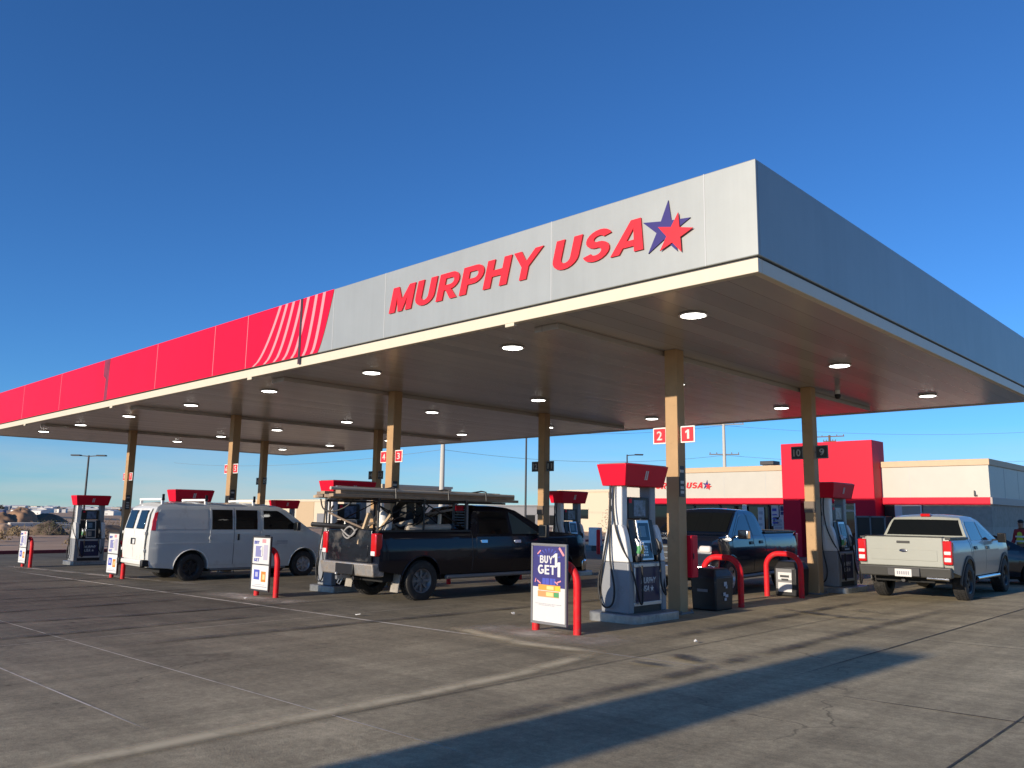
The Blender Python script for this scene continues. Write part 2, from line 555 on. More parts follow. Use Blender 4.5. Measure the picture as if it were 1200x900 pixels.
def weather_panels(m, width):
    """cladding: each panel a shade different, with faint vertical rain streaks and dust"""
    nt = m.node_tree
    N, L = nt.nodes.new, nt.links.new
    b = nt.nodes['Principled BSDF']
    src = b.inputs['Base Color'].links[0].from_socket
    tc = N('ShaderNodeTexCoord')
    mp = N('ShaderNodeMapping'); mp.inputs['Scale'].default_value = (5.0, 5.0, 0.22)
    L(tc.outputs['Object'], mp.inputs[0])
    no = N('ShaderNodeTexNoise'); no.inputs['Scale'].default_value = 1.0; no.inputs['Detail'].default_value = 6; no.inputs['Roughness'].default_value = 0.7
    L(mp.outputs[0], no.inputs['Vector'])
    mr = N('ShaderNodeMapRange'); mr.inputs['From Min'].default_value = 0.3; mr.inputs['From Max'].default_value = 0.72; mr.inputs['To Min'].default_value = 0.955; mr.inputs['To Max'].default_value = 1.025
    L(no.outputs['Fac'], mr.inputs['Value'])
    dv = N('ShaderNodeVectorMath'); dv.operation = 'SCALE'; dv.inputs['Scale'].default_value = 1 / width
    L(tc.outputs['Object'], dv.inputs[0])
    fl = N('ShaderNodeVectorMath'); fl.operation = 'FLOOR'; L(dv.outputs[0], fl.inputs[0])
    wn = N('ShaderNodeTexWhiteNoise'); wn.noise_dimensions = '2D'; L(fl.outputs[0], wn.inputs['Vector'])
    m2 = N('ShaderNodeMapRange'); m2.inputs['To Min'].default_value = 0.955; m2.inputs['To Max'].default_value = 1.04
    L(wn.outputs['Value'], m2.inputs['Value'])
    mu = N('ShaderNodeMath'); mu.operation = 'MULTIPLY'; L(mr.outputs[0], mu.inputs[0]); L(m2.outputs[0], mu.inputs[1])
    sc = N('ShaderNodeVectorMath'); sc.operation = 'SCALE'; L(src, sc.inputs[0]); L(mu.outputs[0], sc.inputs['Scale'])
    L(sc.outputs['Vector'], b.inputs['Base Color'])
    # slight oil-canning of the sheet
    nb = N('ShaderNodeTexNoise'); nb.inputs['Scale'].default_value = 0.9; nb.inputs['Detail'].default_value = 1
    L(tc.outputs['Object'], nb.inputs['Vector'])
    bp = N('ShaderNodeBump'); bp.inputs['Strength'].default_value = 0.25; bp.inputs['Distance'].default_value = 0.03
    L(nb.outputs['Fac'], bp.inputs['Height']); L(bp.outputs['Normal'], b.inputs['Normal'])


weather_panels(M['fascia'], 4.05)
weather_panels(M['red_panel'], 3.4)
M['soffit'] = soffit_mat()
M['concrete'] = concrete_mat()
M['dirt'] = mat('desert_soil', (0.46, 0.285, 0.165), 0.95, var=0.45, scale=0.06, bump=0.6, bscale=1.5, dirt=(0.22, 0.15, 0.09), dirt_amt=0.4, dirt_scale=0.05, detail=10)
M['mound'] = mat('soil_mound', (0.30, 0.175, 0.10), 0.95, var=0.5, scale=0.35, bump=1.0, bscale=2.0, detail=10)
M['asphalt'] = mat('asphalt', (0.10, 0.098, 0.095), 0.9, var=0.2, scale=0.5)
M['joint_light'] = streak_mat('joint_sealant', (0.66, 0.59, 0.48), 1.0, (1.5, 1.5), .22, .50, .6)
M['joint_dark'] = streak_mat('open_joint', (0.055, 0.05, 0.045), 1.0, (5, 5), .2, .5, .6)
M['dust'] = streak_mat('dust_track', (0.64, 0.53, 0.33), 1.0, (2.2, 2.2), .15, .55, .0)
M['tyre_mark'] = streak_mat('tyre_mark', (0.075, 0.066, 0.060), 0.8, (1.2, 1.2))
M['oil'] = streak_mat('oil_stain', (0.07, 0.06, 0.05), 0.9, (3, 3))
M['island_conc'] = streak_mat('island_apron', (0.58, 0.50, 0.40), 0.85, (1.0, 1.0))

# ------------------------------------------------------------------ ground
def sheet(name, xs, ys, dz, m, zf=gz):
    b = MB()
    V = [[b.bm.verts.new((x, y, zf(x) + dz)) for y in ys] for x in xs]
    for i in range(len(xs) - 1):
        for j in range(len(ys) - 1):
            b.bm.faces.new((V[i][j], V[i + 1][j], V[i + 1][j + 1], V[i][j + 1]))
    return kind(b.build(name, m, smooth=0), 'structure')


sheet('ground', [-7000, -600, -46, 4, 600, 7000], [-7000, -300, 0, 80, 400, 7000], -0.13, M['dirt'])
sheet('forecourt', [-46, -30, -15, 0, 4, 50], [-40, 0, 20, 40, 62], 0.0, M['concrete'])
sheet('road', [-600, -46, 4, 600], [66, 78], -0.11, M['asphalt'])


def ribbon(name, pts, w, m, dz=0.004):
    """a flat film laid on the paving along a polyline [(x,y)], with UV along/across"""
    b = MB()
    uvl = b.bm.loops.layers.uv.new('UVMap')
    P = [Vector(p) for p in pts]
    Q = []
    for i in range(len(P) - 1):                      # resample
        k = max(1, int((P[i + 1] - P[i]).length / 0.8))
        Q += [P[i].lerp(P[i + 1], t / k) for t in range(k)]
    Q.append(P[-1])
    n = len(Q)
    L_, R_ = [], []
    for i in range(n):
        d = (Q[min(i + 1, n - 1)] - Q[max(i - 1, 0)]).normalized()
        s = Vector((-d.y, d.x)) * w / 2
        for lst, q in ((L_, Q[i] + s), (R_, Q[i] - s)):
            lst.append(b.bm.verts.new((q.x, q.y, gz(q.x) + dz)))
    for i in range(n - 1):
        f = b.bm.faces.new((R_[i], R_[i + 1], L_[i + 1], L_[i]))
        for lp, uv in zip(f.loops, ((i / (n - 1), 0), ((i + 1) / (n - 1), 0), ((i + 1) / (n - 1), 1), (i / (n - 1), 1))):
            lp[uvl].uv = uv
    return kind(b.build(name, m, smooth=0, recalc=False), 'structure')

# slab joints, worn tracks and stains (a regular grid of slabs, read off the paving)
def joints():
    for k, (y, xa, xb, w, m) in enumerate([(8.35, -31, -4.2, 0.085, 'joint_light'), (4.12, -17, -4.0, 0.022, 'joint_light'), (2.85, -13, -6.5, 0.025, 'joint_light'),
                                           (7.87, -3.6, 4.0, 0.03, 'joint_dark'), (16.6, -5.8, 8, 0.03, 'joint_dark'), (12.4, -5.7, 3, 0.02, 'joint_dark'), (24.9, -40, 8, 0.03, 'joint_dark')]):
        ribbon('paving_joint', [(xa, y), (xb, y)], w, M[m])
    for x, ya, yb, w, m in [(-1.85, 2, 20, 0.018, 'joint_dark'), (-4.03, 8, 30, 0.028, 'joint_dark'), (-5.92, 3.2, 16, 0.017, 'joint_dark'), (-12.2, 1, 12, 0.02, 'joint_light'), (-20.6, 2, 12, 0.02, 'joint_dark'),
                            (-28.8, 2, 22, 0.03, 'joint_dark')]:
        ribbon('paving_joint', [(x, ya), (x, yb)], w, M[m], 0.008)
    ribbon('dust_track', [(-6.0, 1.2), (-6.06, 3.1), (-6.09, 5.4), (-6.16, 6.6), (-6.5, 8.6)], 0.42, M['dust'], 0.012)
    ribbon('dust_track', [(-9.6, 8.7), (-7.6, 8.2), (-6.3, 8.3)], 0.5, M['dust'], 0.012)
    ribbon('island_apron', [(-9.6, 9.2), (-6.6, 9.25)], 1.5, M['island_conc'], 0.004)
    ribbon('island_apron', [(-18.2, 9.1), (-14.4, 9.1)], 1.1, M['island_conc'], 0.004)
    ribbon('island_apron', [(-34, 9.0), (-20, 9.9)], 0.5, M['island_conc'], 0.016)
    for pts, w in [([(-19.7, 3.0), (-19.3, 6.7), (-19.3, 9.6)], 0.30), ([(-18.8, 3.0), (-18.55, 6.8), (-18.6, 9.6)], 0.26), ([(-15.1, 3.0), (-14.6, 5.8), (-14.45, 10.5)], 0.28), ([(-24.3, 4.5), (-24.6, 10.0)], 0.3),
                   ([(-12.9, 2.4), (-13.0, 9.8)], 0.3), ([(-11.2, 4.0), (-10.9, 10.2), (-10.7, 16)], 0.34), ([(-4.9, 4), (-5.0, 17)], 0.3), ([(-6.6, 9.6), (-6.75, 18)], 0.3),
                   ([(-22.0, 3.6), (-21.6, 9.6)], 0.35), ([(-16.6, 3.0), (-16.9, 8.0)], 0.4)]:
        ribbon('tyre_mark', pts, w, M['tyre_mark'], 0.020)
    for pts, w in [([(-5.75, 8.0), (-5.25, 8.02)], 0.22), ([(-5.7, 8.72), (-5.1, 8.58)], 0.42), ([(-7.3, 14.8), (-5.9, 14.3), (-5.0, 14.4)], 0.35), ([(-6.2, 15.6), (-5.4, 15.4)], 0.5), ([(-9.3, 12.0), (-9.2, 13.2)], 0.7),
                   ([(-13.6, 15.2), (-12.6, 15.0)], 0.6), ([(-5.6, 19.8), (-5.0, 20.4)], 0.6)]:
        ribbon('oil_stain', pts, w, M['oil'], 0.028)


joints()

# ------------------------------------------------------------------ canopy
CX0, CX1, CY0, CY1 = -41.0, -4.66, 9.29, 24.4
ZC, ZF, ZT = 4.79, 4.985, 6.274
canopy = thing('fuel_canopy', 'long flat forecourt canopy with grey and red fascia carrying big red lettering and a star', 'canopy', (-8.3, 13.05, 0))
canopy.location = (0, 0, 0)
b = MB(); b.box(CX0 + .06, CX1 - .06, CY0 + .06, CY1 - .06, ZC, ZC + 0.16)
b.build('ceiling', M['soffit'], canopy, smooth=0)
b = MB(); b.box(CX0 + .1, CX1 - .1, CY0 + .1, CY1 - .1, ZC + 0.5, ZT - 0.15)
b.build('roof_deck', M['grey'], canopy, smooth=0)
b = MB()
t = 0.05
b.box(CX0, CX1, CY0, CY0 + t, ZF, ZT)
b.box(CX1 - t, CX1, CY0 + t + .002, CY1 - t - .002, ZF, ZT)
b.box(CX0, CX0 + t, CY0 + t + .002, CY1 - t - .002, ZF, ZT)
b.box(CX0, CX1, CY1 - t, CY1, ZF, ZT)
b.build('grey_fascia', M['fascia'], canopy, bevel=0.012, smooth=0)
# dark shadow joint and cream lower trim, set back 3 cm
b = MB()
s = 0.045
for x0, x1, y0, y1 in ((CX0 + s, CX1 - s, CY0 + s, CY0 + .12), (CX1 - .12, CX1 - s, CY0 + .122, CY1 - .122), (CX0 + s, CX0 + .12, CY0 + .122, CY1 - .122), (CX0 + s, CX1 - s, CY1 - .12, CY1 - s)):
    b.box(x0, x1, y0, y1, ZC - .01, ZF + .05)
b.build('shadow_joint', M['dark'], canopy, smooth=0)
b = MB()
s = 0.02
zt = ZF - .028
for x0, x1, y0, y1 in ((CX0 + s, CX1 - s, CY0 + s, CY0 + .13), (CX1 - .13, CX1 - s, CY0 + .132, CY1 - .132), (CX0 + s, CX0 + .13, CY0 + .132, CY1 - .132), (CX0 + s, CX1 - s, CY1 - .13, CY1 - s)):
    b.box(x0, x1, y0, y1, ZC - .02, zt)
for x in (-9.05, -17.5, -25.9, -34.3):                  # drain spouts: small tabs below the trim
    b.box(x - .10, x + .10, CY0 + .024, CY0 + .10, ZC - .075, ZC - .015)
b.build('cream_trim', M['cream'], canopy, bevel=0.008, smooth=0)


def fs(z):
    return (z - ZF) / (ZT - ZF)


def fx(v):                                               # the curved right-hand edge of the red field
    return -14.63 + (0.52) * (max(v, 0) ** 0.75)


N = 14
poly = [(CX0 - .004, ZF + .004)] + [(fx(k / N), ZF + .004 + (ZT - ZF - .008) * k / N) for k in range(N + 1)] + [(CX0 - .004, ZT - .004)]
b = MB(); b.prism(poly, lambda u, v: (u, CY0 - .002, v), lambda u, v: (u, CY0 - .014, v))
b.build('red_fascia', M['red_panel'], canopy, smooth=0)
bots = [-17.28, -16.78, -16.36, -15.98, -15.62, -15.16, -14.84]
tops = [-16.2, -15.93, -15.65, -15.34, -15.06, -14.75, -14.45]
for xb, xt in zip(bots, tops):
    b = MB()
    P = []
    for k in range(N + 1):
        v = k / N
        P.append((xb + (xt - xb) * v ** 0.62, ZF + .006 + (ZT - ZF - .012) * v))
    w = 0.105
    b.prism([(x - w / 2, z) for x, z in P] + [(x + w / 2, z) for x, z in P[::-1]], lambda u, v: (u, CY0 - .015, v), lambda u, v: (u, CY0 - .019, v))
    b.build('stripe', M['pink'], canopy, smooth=0)
for x in (-5.41, -8.13, -12.37, -14.1):
    b = MB()
    b.box(x - .007, x + .007, CY0 - .004, CY0 - .0005, ZF + .002, ZT - .002)
    b.build('panel_seam', M['seam'], canopy, smooth=0)
for x in (-17.65, -19.3, -22.7, -30.5, -34.6):
    b = MB()
    b.box(x - .009, x + .009, CY0 - .017, CY0 - .0145, ZF + .006, ZT - .006)
    b.build('panel_seam', M['pink'], canopy, smooth=0)
b = MB()
b.box(-15.36, -15.27, CY0 - .0235, CY0 - .020, ZF - .16, ZT - .004)
b.build('open_seam', M['dark_seam'], canopy, smooth=0)
b = MB()
b.prism([(-26.45, ZF + .01), (-26.2, ZF + .01), (-26.15, ZT - .01), (-26.6, ZT - .01), (-26.62, ZT - .5), (-26.4, ZT - .62)], lambda u, v: (u, CY0 - .0145, v), lambda u, v: (u, CY0 - .018, v))
b.build('scorched_panel', mat('scorched_panel', (0.20, 0.02, 0.05), 0.6, var=0.6, scale=2.5), canopy, smooth=0)
# rain streaks are left to the fascia material; lettering
LET = mat('fascia_letters', (0.80, 0.020, 0.028), 0.35)
yl = CY0 - .002
lt = {}


def strokes(name, glyphs, x0, z0, h, wtot, m, parent, y, depth, shear):
    """heavy italic capitals cut from polygons; every glyph is a list of outlines in a 0..1 box"""
    tot = sum(g[0] for g in glyphs)
    k = wtot / tot
    u0 = 0.0
    for gw, polys in glyphs:
        b = MB()
        for pl in polys:
            pts = [(x0 + (u0 + u) * k + shear * v * h, z0 + v * h) for u, v in pl]
            b.prism(pts, lambda u, v: (u, y, v), lambda u, v: (u, y - depth, v))
        b.build(name, m, parent, smooth=0)
        u0 += gw


def arc(cx, cy, rx, ry, a0, a1, n=10):
    return [(cx + rx * math.cos(R(a0 + (a1 - a0) * k / n)), cy + ry * math.sin(R(a0 + (a1 - a0) * k / n))) for k in range(n + 1)]


def ring(cx, cy, rx, ry, w, wy, a0, a1, n=10):
    return arc(cx, cy, rx, ry, a0, a1, n) + arc(cx, cy, rx - w, ry - wy, a1, a0, n)


# glyph outlines (width, [polygons]); stem weight .24
G = {}
w = .28
G['M'] = (1.22, [[(0, 0), (w, 0), (w, 1), (0, 1)], [(.80, 0), (1.08, 0), (1.08, 1), (.80, 1)], [(w, .60), (.44, .0), (.64, .0), (.80, .56), (.80, 1), (.54, .46), (w, 1)]])
G['U'] = (1.02, [[(0, .36), (w, .36), (w, 1), (0, 1)], [(.60, .36), (.88, .36), (.88, 1), (.60, 1)], ring(.44, .36, .44, .36, w, .20, 180, 360)])
G['R'] = (1.02, [[(0, 0), (w, 0), (w, 1), (0, 1)], [(w, .80), (.52, .80), (.52, 1), (w, 1)], [(w, .36), (.52, .36), (.52, .55), (w, .55)],
                 ring(.52, .68, .36, .32, .22, .195, 90, -90), [(.36, .36), (.60, .36), (.90, 0), (.62, 0)]])
G['P'] = (.98, [[(0, 0), (w, 0), (w, 1), (0, 1)], [(w, .80), (.52, .80), (.52, 1), (w, 1)], [(w, .34), (.52, .34), (.52, .54), (w, .54)],
                ring(.52, .67, .36, .33, .22, .2, 90, -90)])
G['H'] = (1.06, [[(0, 0), (w, 0), (w, 1), (0, 1)], [(.64, 0), (.92, 0), (.92, 1), (.64, 1)], [(w, .39), (.64, .39), (.64, .61), (w, .61)]])
G['Y'] = (1.0, [[(.34, 0), (.59, 0), (.59, .44), (.34, .44)], [(.34, .44), (.465, .44), (.465, .62), (.22, 1), (-.06, 1)], [(.465, .44), (.59, .44), (1.0, 1), (.72, 1), (.465, .62)]])
G['S'] = (.98, [ring(.44, .71, .40, .29, .24, .19, 20, 270, 14), ring(.44, .31, .42, .31, .25, .19, 90, -160, 14)])
G['A'] = (1.08, [[(-.02, 0), (.25, 0), (.53, .74), (.53, 1), (.40, 1)], [(.53, .74), (.70, 0), (.97, 0), (.69, 1), (.53, 1)], [(.32, .18), (.66, .18), (.62, .37), (.39, .37)]])
G[' '] = (.35, [])
G['1'] = (.62, [[(.24, 0), (.52, 0), (.52, 1), (.30, 1), (.02, .82), (.02, .60), (.24, .72)]])
G['B'] = (1.0, [[(0, 0), (w, 0), (w, 1), (0, 1)], [(w, .83), (.50, .83), (.50, 1), (w, 1)], [(w, 0), (.52, 0), (.52, .17), (w, .17)], [(w, .44), (.50, .44), (.50, .60), (w, .60)],
                ring(.50, .75, .33, .25, .24, .17, 90, -90), ring(.52, .29, .38, .29, .24, .16, 90, -90)])
G['G'] = (1.06, [ring(.49, .5, .49, .5, .26, .2, 48, 318, 18), [(.50, .36), (.95, .36), (.95, .54), (.50, .54)], [(.72, .12), (.95, .16), (.95, .36), (.72, .36)]])
G['E'] = (.84, [[(0, 0), (w, 0), (w, 1), (0, 1)], [(w, .81), (.74, .81), (.74, 1), (w, 1)], [(w, .41), (.70, .41), (.70, .59), (w, .59)], [(w, 0), (.74, 0), (.74, .19), (w, .19)]])
G['T'] = (.86, [[(.29, 0), (.55, 0), (.55, .8), (.29, .8)], [(0, .8), (.84, .8), (.84, 1), (0, 1)]])
strokes('letter', [G[c] for c in 'MURPHY'], -12.2, 5.43, .475, 3.80, LET, canopy, yl, .03, .27)
strokes('letter', [G[c] for c in 'USA'], -8.12, 5.43, .475, 1.80, LET, canopy, yl, .03, .27)
STAR_NAVY = mat('star_navy', (0.03, 0.02, 0.16), 0.4)
b = MB(); b.prism(star_pts(-6.02, 5.64, .41, .145, R(8)), lambda u, v: (u, yl, v), lambda u, v: (u, yl - .02, v))
b.build('navy_star', STAR_NAVY, canopy, smooth=0)
b = MB(); b.prism(star_pts(-5.87, 5.53, .30, .118, R(14)), lambda u, v: (u, yl - .0205, v), lambda u, v: (u, yl - .04, v))
b.build('red_star', LET, canopy, smooth=0)
# drain troughs boxed under the ceiling, over each column line
for x in (-8.72, -17.12, -25.52, -33.92):
    b = MB(); b.box(x - .26, x + .26, CY0 + .55, CY1 - 1.2, ZC - .10, ZC - .002)
    b.build('trough', M['soffit'], canopy, bevel=0.01, smooth=0)

# ------------------------------------------------------------------ ceiling lights
LAMP = emit_mat('lamp_diffuser', (1.0, 0.97, 0.90), 9.0)
lx = [-6.5, -10.35, -14.7, -19.1, -23.6, -28.2, -32.7, -36.9]
ly = [10.75, 16.3, 21.7]
rowname = ['front row', 'middle row', 'back row']
ordn = ['first', 'second', 'third', 'fourth', 'fifth', 'sixth', 'seventh', 'eighth']
proto = None
for j, y in enumerate(ly):
    for i, x in enumerate(lx):
        if proto is None:
            o = thing('ceiling_light', '', 'ceiling light', (x, y, ZC), 0, 'round lights under the canopy ceiling')
            b = MB(); b.lathe([(0, -.008), (.205, -.008), (.225, -.022), (.225, -.034), (.195, -.036), (.19, -.025), (0, -.035)], 28); b.build('housing', M['white'], o)
            b = MB(); b.lathe([(0, -.048), (.10, -.046), (.15, -.042), (.182, -.034), (.182, -.027), (0, -.027)], 28); b.build('diffuser', LAMP, o)
            proto = o
        else:
            o = copy_tree(proto)
            o.location = (x, y, ZC)
        o['label'] = f'{ordn[i]} white light in the {rowname[j]} under the canopy, counted from the star corner'

# ------------------------------------------------------------------ columns and number signs
COLX = [-8.28 - 8.4 * i for i in range(4)]
ROWY = [12.98, 18.78]
where = ['nearest the star corner', 'beside the loaded black pickup', 'behind the white van roof', 'farthest left']
rown = ['front row', 'back row']
PLATE_RED = mat('number_plate_red', (0.72, 0.02, 0.03), 0.4)
PLATE_DK = mat('number_plate_dark', (0.035, 0.030, 0.028), 0.5)
nums = [[('2', '1'), ('4', '3'), ('6', '5'), ('8', '7')], [('10', '9'), ('12', '11'), ('14', '13'), ('16', '15')]]
pos4 = ['nearest', 'second', 'third', 'farthest']
for j, y in enumerate(ROWY):
    for i, x in enumerate(COLX):
        z0 = gz(x)
        o = thing('canopy_column', f'tan boxed steel canopy column, {rown[j]}, {where[i]}', 'column', (x, y, z0), 0, 'columns carrying the canopy')
        b = MB(); b.box(-.13, .13, -.13, .13, -.02, ZC - z0 - .001); b.build('post', M['tan'], o, bevel=0.012, smooth=0)
        b = MB(); b.box(-.20, .20, -.20, .20, -.02, .03)
        for sx in (-.17, .17):
            for sy in (-.17, .17):
                b.cyl((sx, sy, .03), (sx, sy, .06), .018, n=6)
        b.build('base_plate', M['grey'], o, bevel=0.005)
        b = MB(); b.box(.132, .146, -.11, .06, 2.06, 2.62) if j == 0 else b.box(-.135, .135, -.155, -.132, 1.84, 2.10)
        pl = b.build('notice_plate' if j == 0 else 'junction_box', M['dark'] if j == 0 else mat('box_brown', (0.16, 0.12, 0.09), 0.6), o, bevel=0.004, smooth=0)
        if j == 0:
            b = MB()
            for zz in (2.12, 2.20, 2.30, 2.50):
                b.box(.147, .149, -.08, .03, zz, zz + .05)
            b.build('print', M['digit'], pl, smooth=0)
        for k, sx in enumerate((-1, 1)):
            s_ = nums[j][i][k]
            zc = (3.19 if j == 0 else 3.24) - (0.0 if i == 0 else 0.08 * i)
            d = thing('pump_number_sign', f"{'red' if j == 0 else 'dark'} square pump number plate {s_} on the {pos4[i]} {rown[j]} column", 'number sign', (x + sx * .30, y - .05, zc), 0, 'pump number plates on the canopy columns')
            b = MB(); b.box(-.15, .15, -.012, .012, -.155, .155)
            pn = b.build('panel', M['white'] if j == 0 else M['grey'], d, bevel=0.01, smooth=0)
            b = MB(); b.box(-.125, .125, -.016, -.0125, -.13, .13); b.build('face', PLATE_RED if j == 0 else PLATE_DK, d, smooth=0)
            b = MB(); b.box(min(-.02 * sx, -.20 * sx), max(-.02 * sx, -.20 * sx), .013, .03, -.02, .02); b.build('bracket', M['grey'], d, smooth=0)
            if s_ == '1':
                strokes('number', [G['1']], -.045, -.085, .17, .10, M['poster_white'], d, -.0165, .004, 0)
                continue
            text('number', s_, M['poster_white'] if j == 0 else M['digit'], d, (0, -.017, -.085), FRONT, .17, (.075 if s_ == '1' else .12) if len(s_) == 1 else .18, .004, fat=.02)
# security camera on the near back-row column
o = thing('security_camera', 'small white dome camera hanging from the ceiling beside the back row column', 'camera', (-7.9, 19.6, ZC - .002))
b = MB(); b.cyl((0, 0, 0), (0, 0, -.10), .06); b.build('mount', M['white'], o)
b = MB(); b.ball((0, 0, -.14), .075); b.build('dome', M['black'], o)

# ------------------------------------------------------------------ fuel pumps
def make_pump():
    """local: X across the island, Y along it; z=0 is the paving"""
    o = thing('fuel_pump', '', 'fuel pump', (0, 0, 0), 0, 'fuel pumps under the canopy')
    # galvanised island base with rounded corners
    def rr(hx, hy, r, n=6):
        P = []
        for cx, cy, a in ((hx - r, hy - r, 0), (-hx + r, hy - r, 90), (-hx + r, -hy + r, 180), (hx - r, -hy + r, 270)):
            P += [(cx + r * math.cos(R(a + 90 * k / n)), cy + r * math.sin(R(a + 90 * k / n))) for k in range(n + 1)]
        return P
    b = MB(); b.prism(rr(.50, .66, .12), lambda u, v: (u, v, -.06), lambda u, v: (u, v, .135))
    bs = b.build('base', M['galv'], o, bevel=0.012)
    b = MB(); b.prism(rr(.475, .635, .10), lambda u, v: (u, v, .1352), lambda u, v: (u, v, .139)); b.build('base_fill', M['grey'], bs, smooth=0)
    z0 = .139
    for sy in (-1, 1):
        # lower grey and upper white end panels, bottle-shaped
        lo = [(-.285, z0), (.285, z0), (.288, .5), (.275, .95), (-.275, .95), (-.288, .5)]
        up = [(-.274, .953), (.274, .953), (.245, 1.15), (.205, 1.36), (.17, 1.48), (.125, 1.56), (-.125, 1.56), (-.17, 1.48), (-.205, 1.36), (-.245, 1.15)]
        y0, y1 = sy * .40, sy * .54
        for nm, pl, m in (('lower_end_panel', lo, 'pump_grey'), ('upper_end_panel', up, 'offwhite')):
            b = MB(); b.prism(pl, lambda u, v: (u, y0, v), lambda u, v: (u, y1, v)); b.build(nm, M[m], o, bevel=0.022, seg=3)
        # pillars
        b = MB(); b.box(-.115, .115, min(sy * .33, sy * .50), max(sy * .33, sy * .50), 1.48, 2.22); b.build('pillar', M['offwhite'] if sy < 0 else M['pump_grey'], o, bevel=0.025, seg=3)
    b = MB(); b.box(-.25, .25, -.402, .402, z0 + .06, .95); b.box(-.12, .12, -.402, .402, .95, 1.50); b.build('cabinet', M['pump_grey'], o, bevel=0.008)
    b = MB(); b.box(-.262, .262, -.395, .395, z0, .245); b.build('kick_plate', M['black'], o)
    # valance: wider at the top
    q = [(-1, -1), (1, -1), (1, 1), (-1, 1)]
    b = MB(); b.hexa([(.235 * x, .565 * y, 2.20) for x, y in q], [(.305 * x, .635 * y, 2.56) for x, y in q])
    va = b.build('valance', M['red'], o, bevel=0.012)
    b = MB(); b.hexa([(.27 * x, .60 * y, 2.562) for x, y in q], [(.27 * x, .60 * y, 2.575) for x, y in q]); b.build('valance_cap', M['grey'], va, smooth=0)
    for sx in (-1, 1):
        b = MB()
        sl = lambda z: sx * (.235 + (z - 2.20) / .36 * .07 + .003)
        for yy in (-.03, .02):
            b.prism([(yy - .016, 2.31), (yy + .012, 2.31), (yy + .03, 2.46), (yy + .002, 2.46)], lambda u, v: (sl(v), sx * u, v), lambda u, v: (sl(v) + sx * .004, sx * u, v))
        b.build('emblem', M['poster_white'], va, smooth=0)
    for sx in (-1, 1):
        # navy advertising panel in a pale frame
        b = MB()
        b.box(min(sx * .251, sx * .282), max(sx * .251, sx * .282), -.395, .395, .25, .31); b.box(min(sx * .251, sx * .282), max(sx * .251, sx * .282), -.395, .395, .87, .93)
        b.box(min(sx * .251, sx * .282), max(sx * .251, sx * .282), -.395, -.35, .312, .868); b.box(min(sx * .251, sx * .282), max(sx * .251, sx * .282), .35, .395, .312, .868)
        fr = b.build('panel_frame', M['silver'], o, bevel=0.006)
        b = MB(); b.box(min(sx * .252, sx * .268), max(sx * .252, sx * .268), -.349, .349, .312, .868); nv = b.build('advert_panel', M['navy'], o, smooth=0)
        rot = EAST if sx > 0 else (R(90), 0, R(-90))
        text('lettering', 'MURPHY', M['poster_white'], nv, (sx * .269, sx * .03, .60), rot, .10, .44, .002, .25, .025)
        text('lettering', 'USA', M['poster_white'], nv, (sx * .269, sx * -.06, .47), rot, .10, .22, .002, .25, .025)
        b = MB(); b.prism(star_pts(.13, .515, .055, .022, 0), lambda u, v: (sx * .2685, sx * u, v), lambda u, v: (sx * .272, sx * u, v)); b.build('emblem', M['poster_white'], nv, smooth=0)
        # slanted operator face
        fx = lambda z: sx * (.252 - (z - .94) / .72 * .13)
        def slab(y0, y1, za, zb, off, th):
            bb = MB()
            A = [(fx(za) + sx * off, y0, za), (fx(za) + sx * off, y1, za), (fx(zb) + sx * off, y1, zb), (fx(zb) + sx * off, y0, zb)]
            bb.hexa(A, [(p[0] + sx * th, p[1], p[2] + .15 * th) for p in A])
            return bb
        b = MB(); b.hexa([(sx * .12, -.355, .955), (sx * .12, .355, .955), (fx(.955), .355, .955), (fx(.955), -.355, .955)],
                         [(sx * .119, -.355, 1.64), (sx * .119, .355, 1.64), (fx(1.64) + sx * .004, .355, 1.64), (fx(1.64) + sx * .004, -.355, 1.64)])
        b.build('operator_face', M['black'], o, bevel=0.006)
        fm = slab(-.16, .20, .97, 1.64, .003, .028).build('screen_frame', M['silver'], o, bevel=0.012, seg=3)
        slab(-.125, .165, 1.30, 1.59, .033, .004).build('screen', M['screen'], fm, smooth=0)
        slab(-.10, .06, 1.36, 1.54, .039, .003).build('screen_picture', M['screen_light'], fm, smooth=0)
        slab(-.125, .165, 1.01, 1.26, .033, .004).build('keypad_panel', M['screen'], fm, smooth=0)
        b = MB()
        for r_ in range(4):
            for c_ in range(3):
                za = 1.05 + r_ * .045
                yy = -.09 + c_ * .045
                b.hexa([(fx(za) + sx * .038, yy, za), (fx(za) + sx * .038, yy + .032, za), (fx(za + .03) + sx * .038, yy + .032, za + .03), (fx(za + .03) + sx * .038, yy, za + .03)],
                       [(fx(za) + sx * .046, yy, za), (fx(za) + sx * .046, yy + .032, za), (fx(za + .03) + sx * .046, yy + .032, za + .03), (fx(za + .03) + sx * .046, yy, za + .03)])
        b.build('keypad', M['silver'], fm, smooth=0)
        # upper display between the pillars
        b = MB(); b.box(min(sx * .03, sx * .10), max(sx * .03, sx * .10), -.29, .29, 1.66, 2.02); dm = b.build('upper_display', M['black'], o, bevel=0.01)
        b = MB(); b.box(min(sx * .101, sx * .104), max(sx * .101, sx * .104), -.14, .20, 1.70, 1.97); b.build('display_picture', mat('display_picture', (0.10, 0.14, 0.22), 0.25, var=0.9, scale=9), dm, smooth=0)
        b = MB(); b.box(min(sx * .101, sx * .106), max(sx * .101, sx * .106), -.275, -.20, 1.92, 1.99); b.build('red_notice', M['red'], dm, smooth=0)
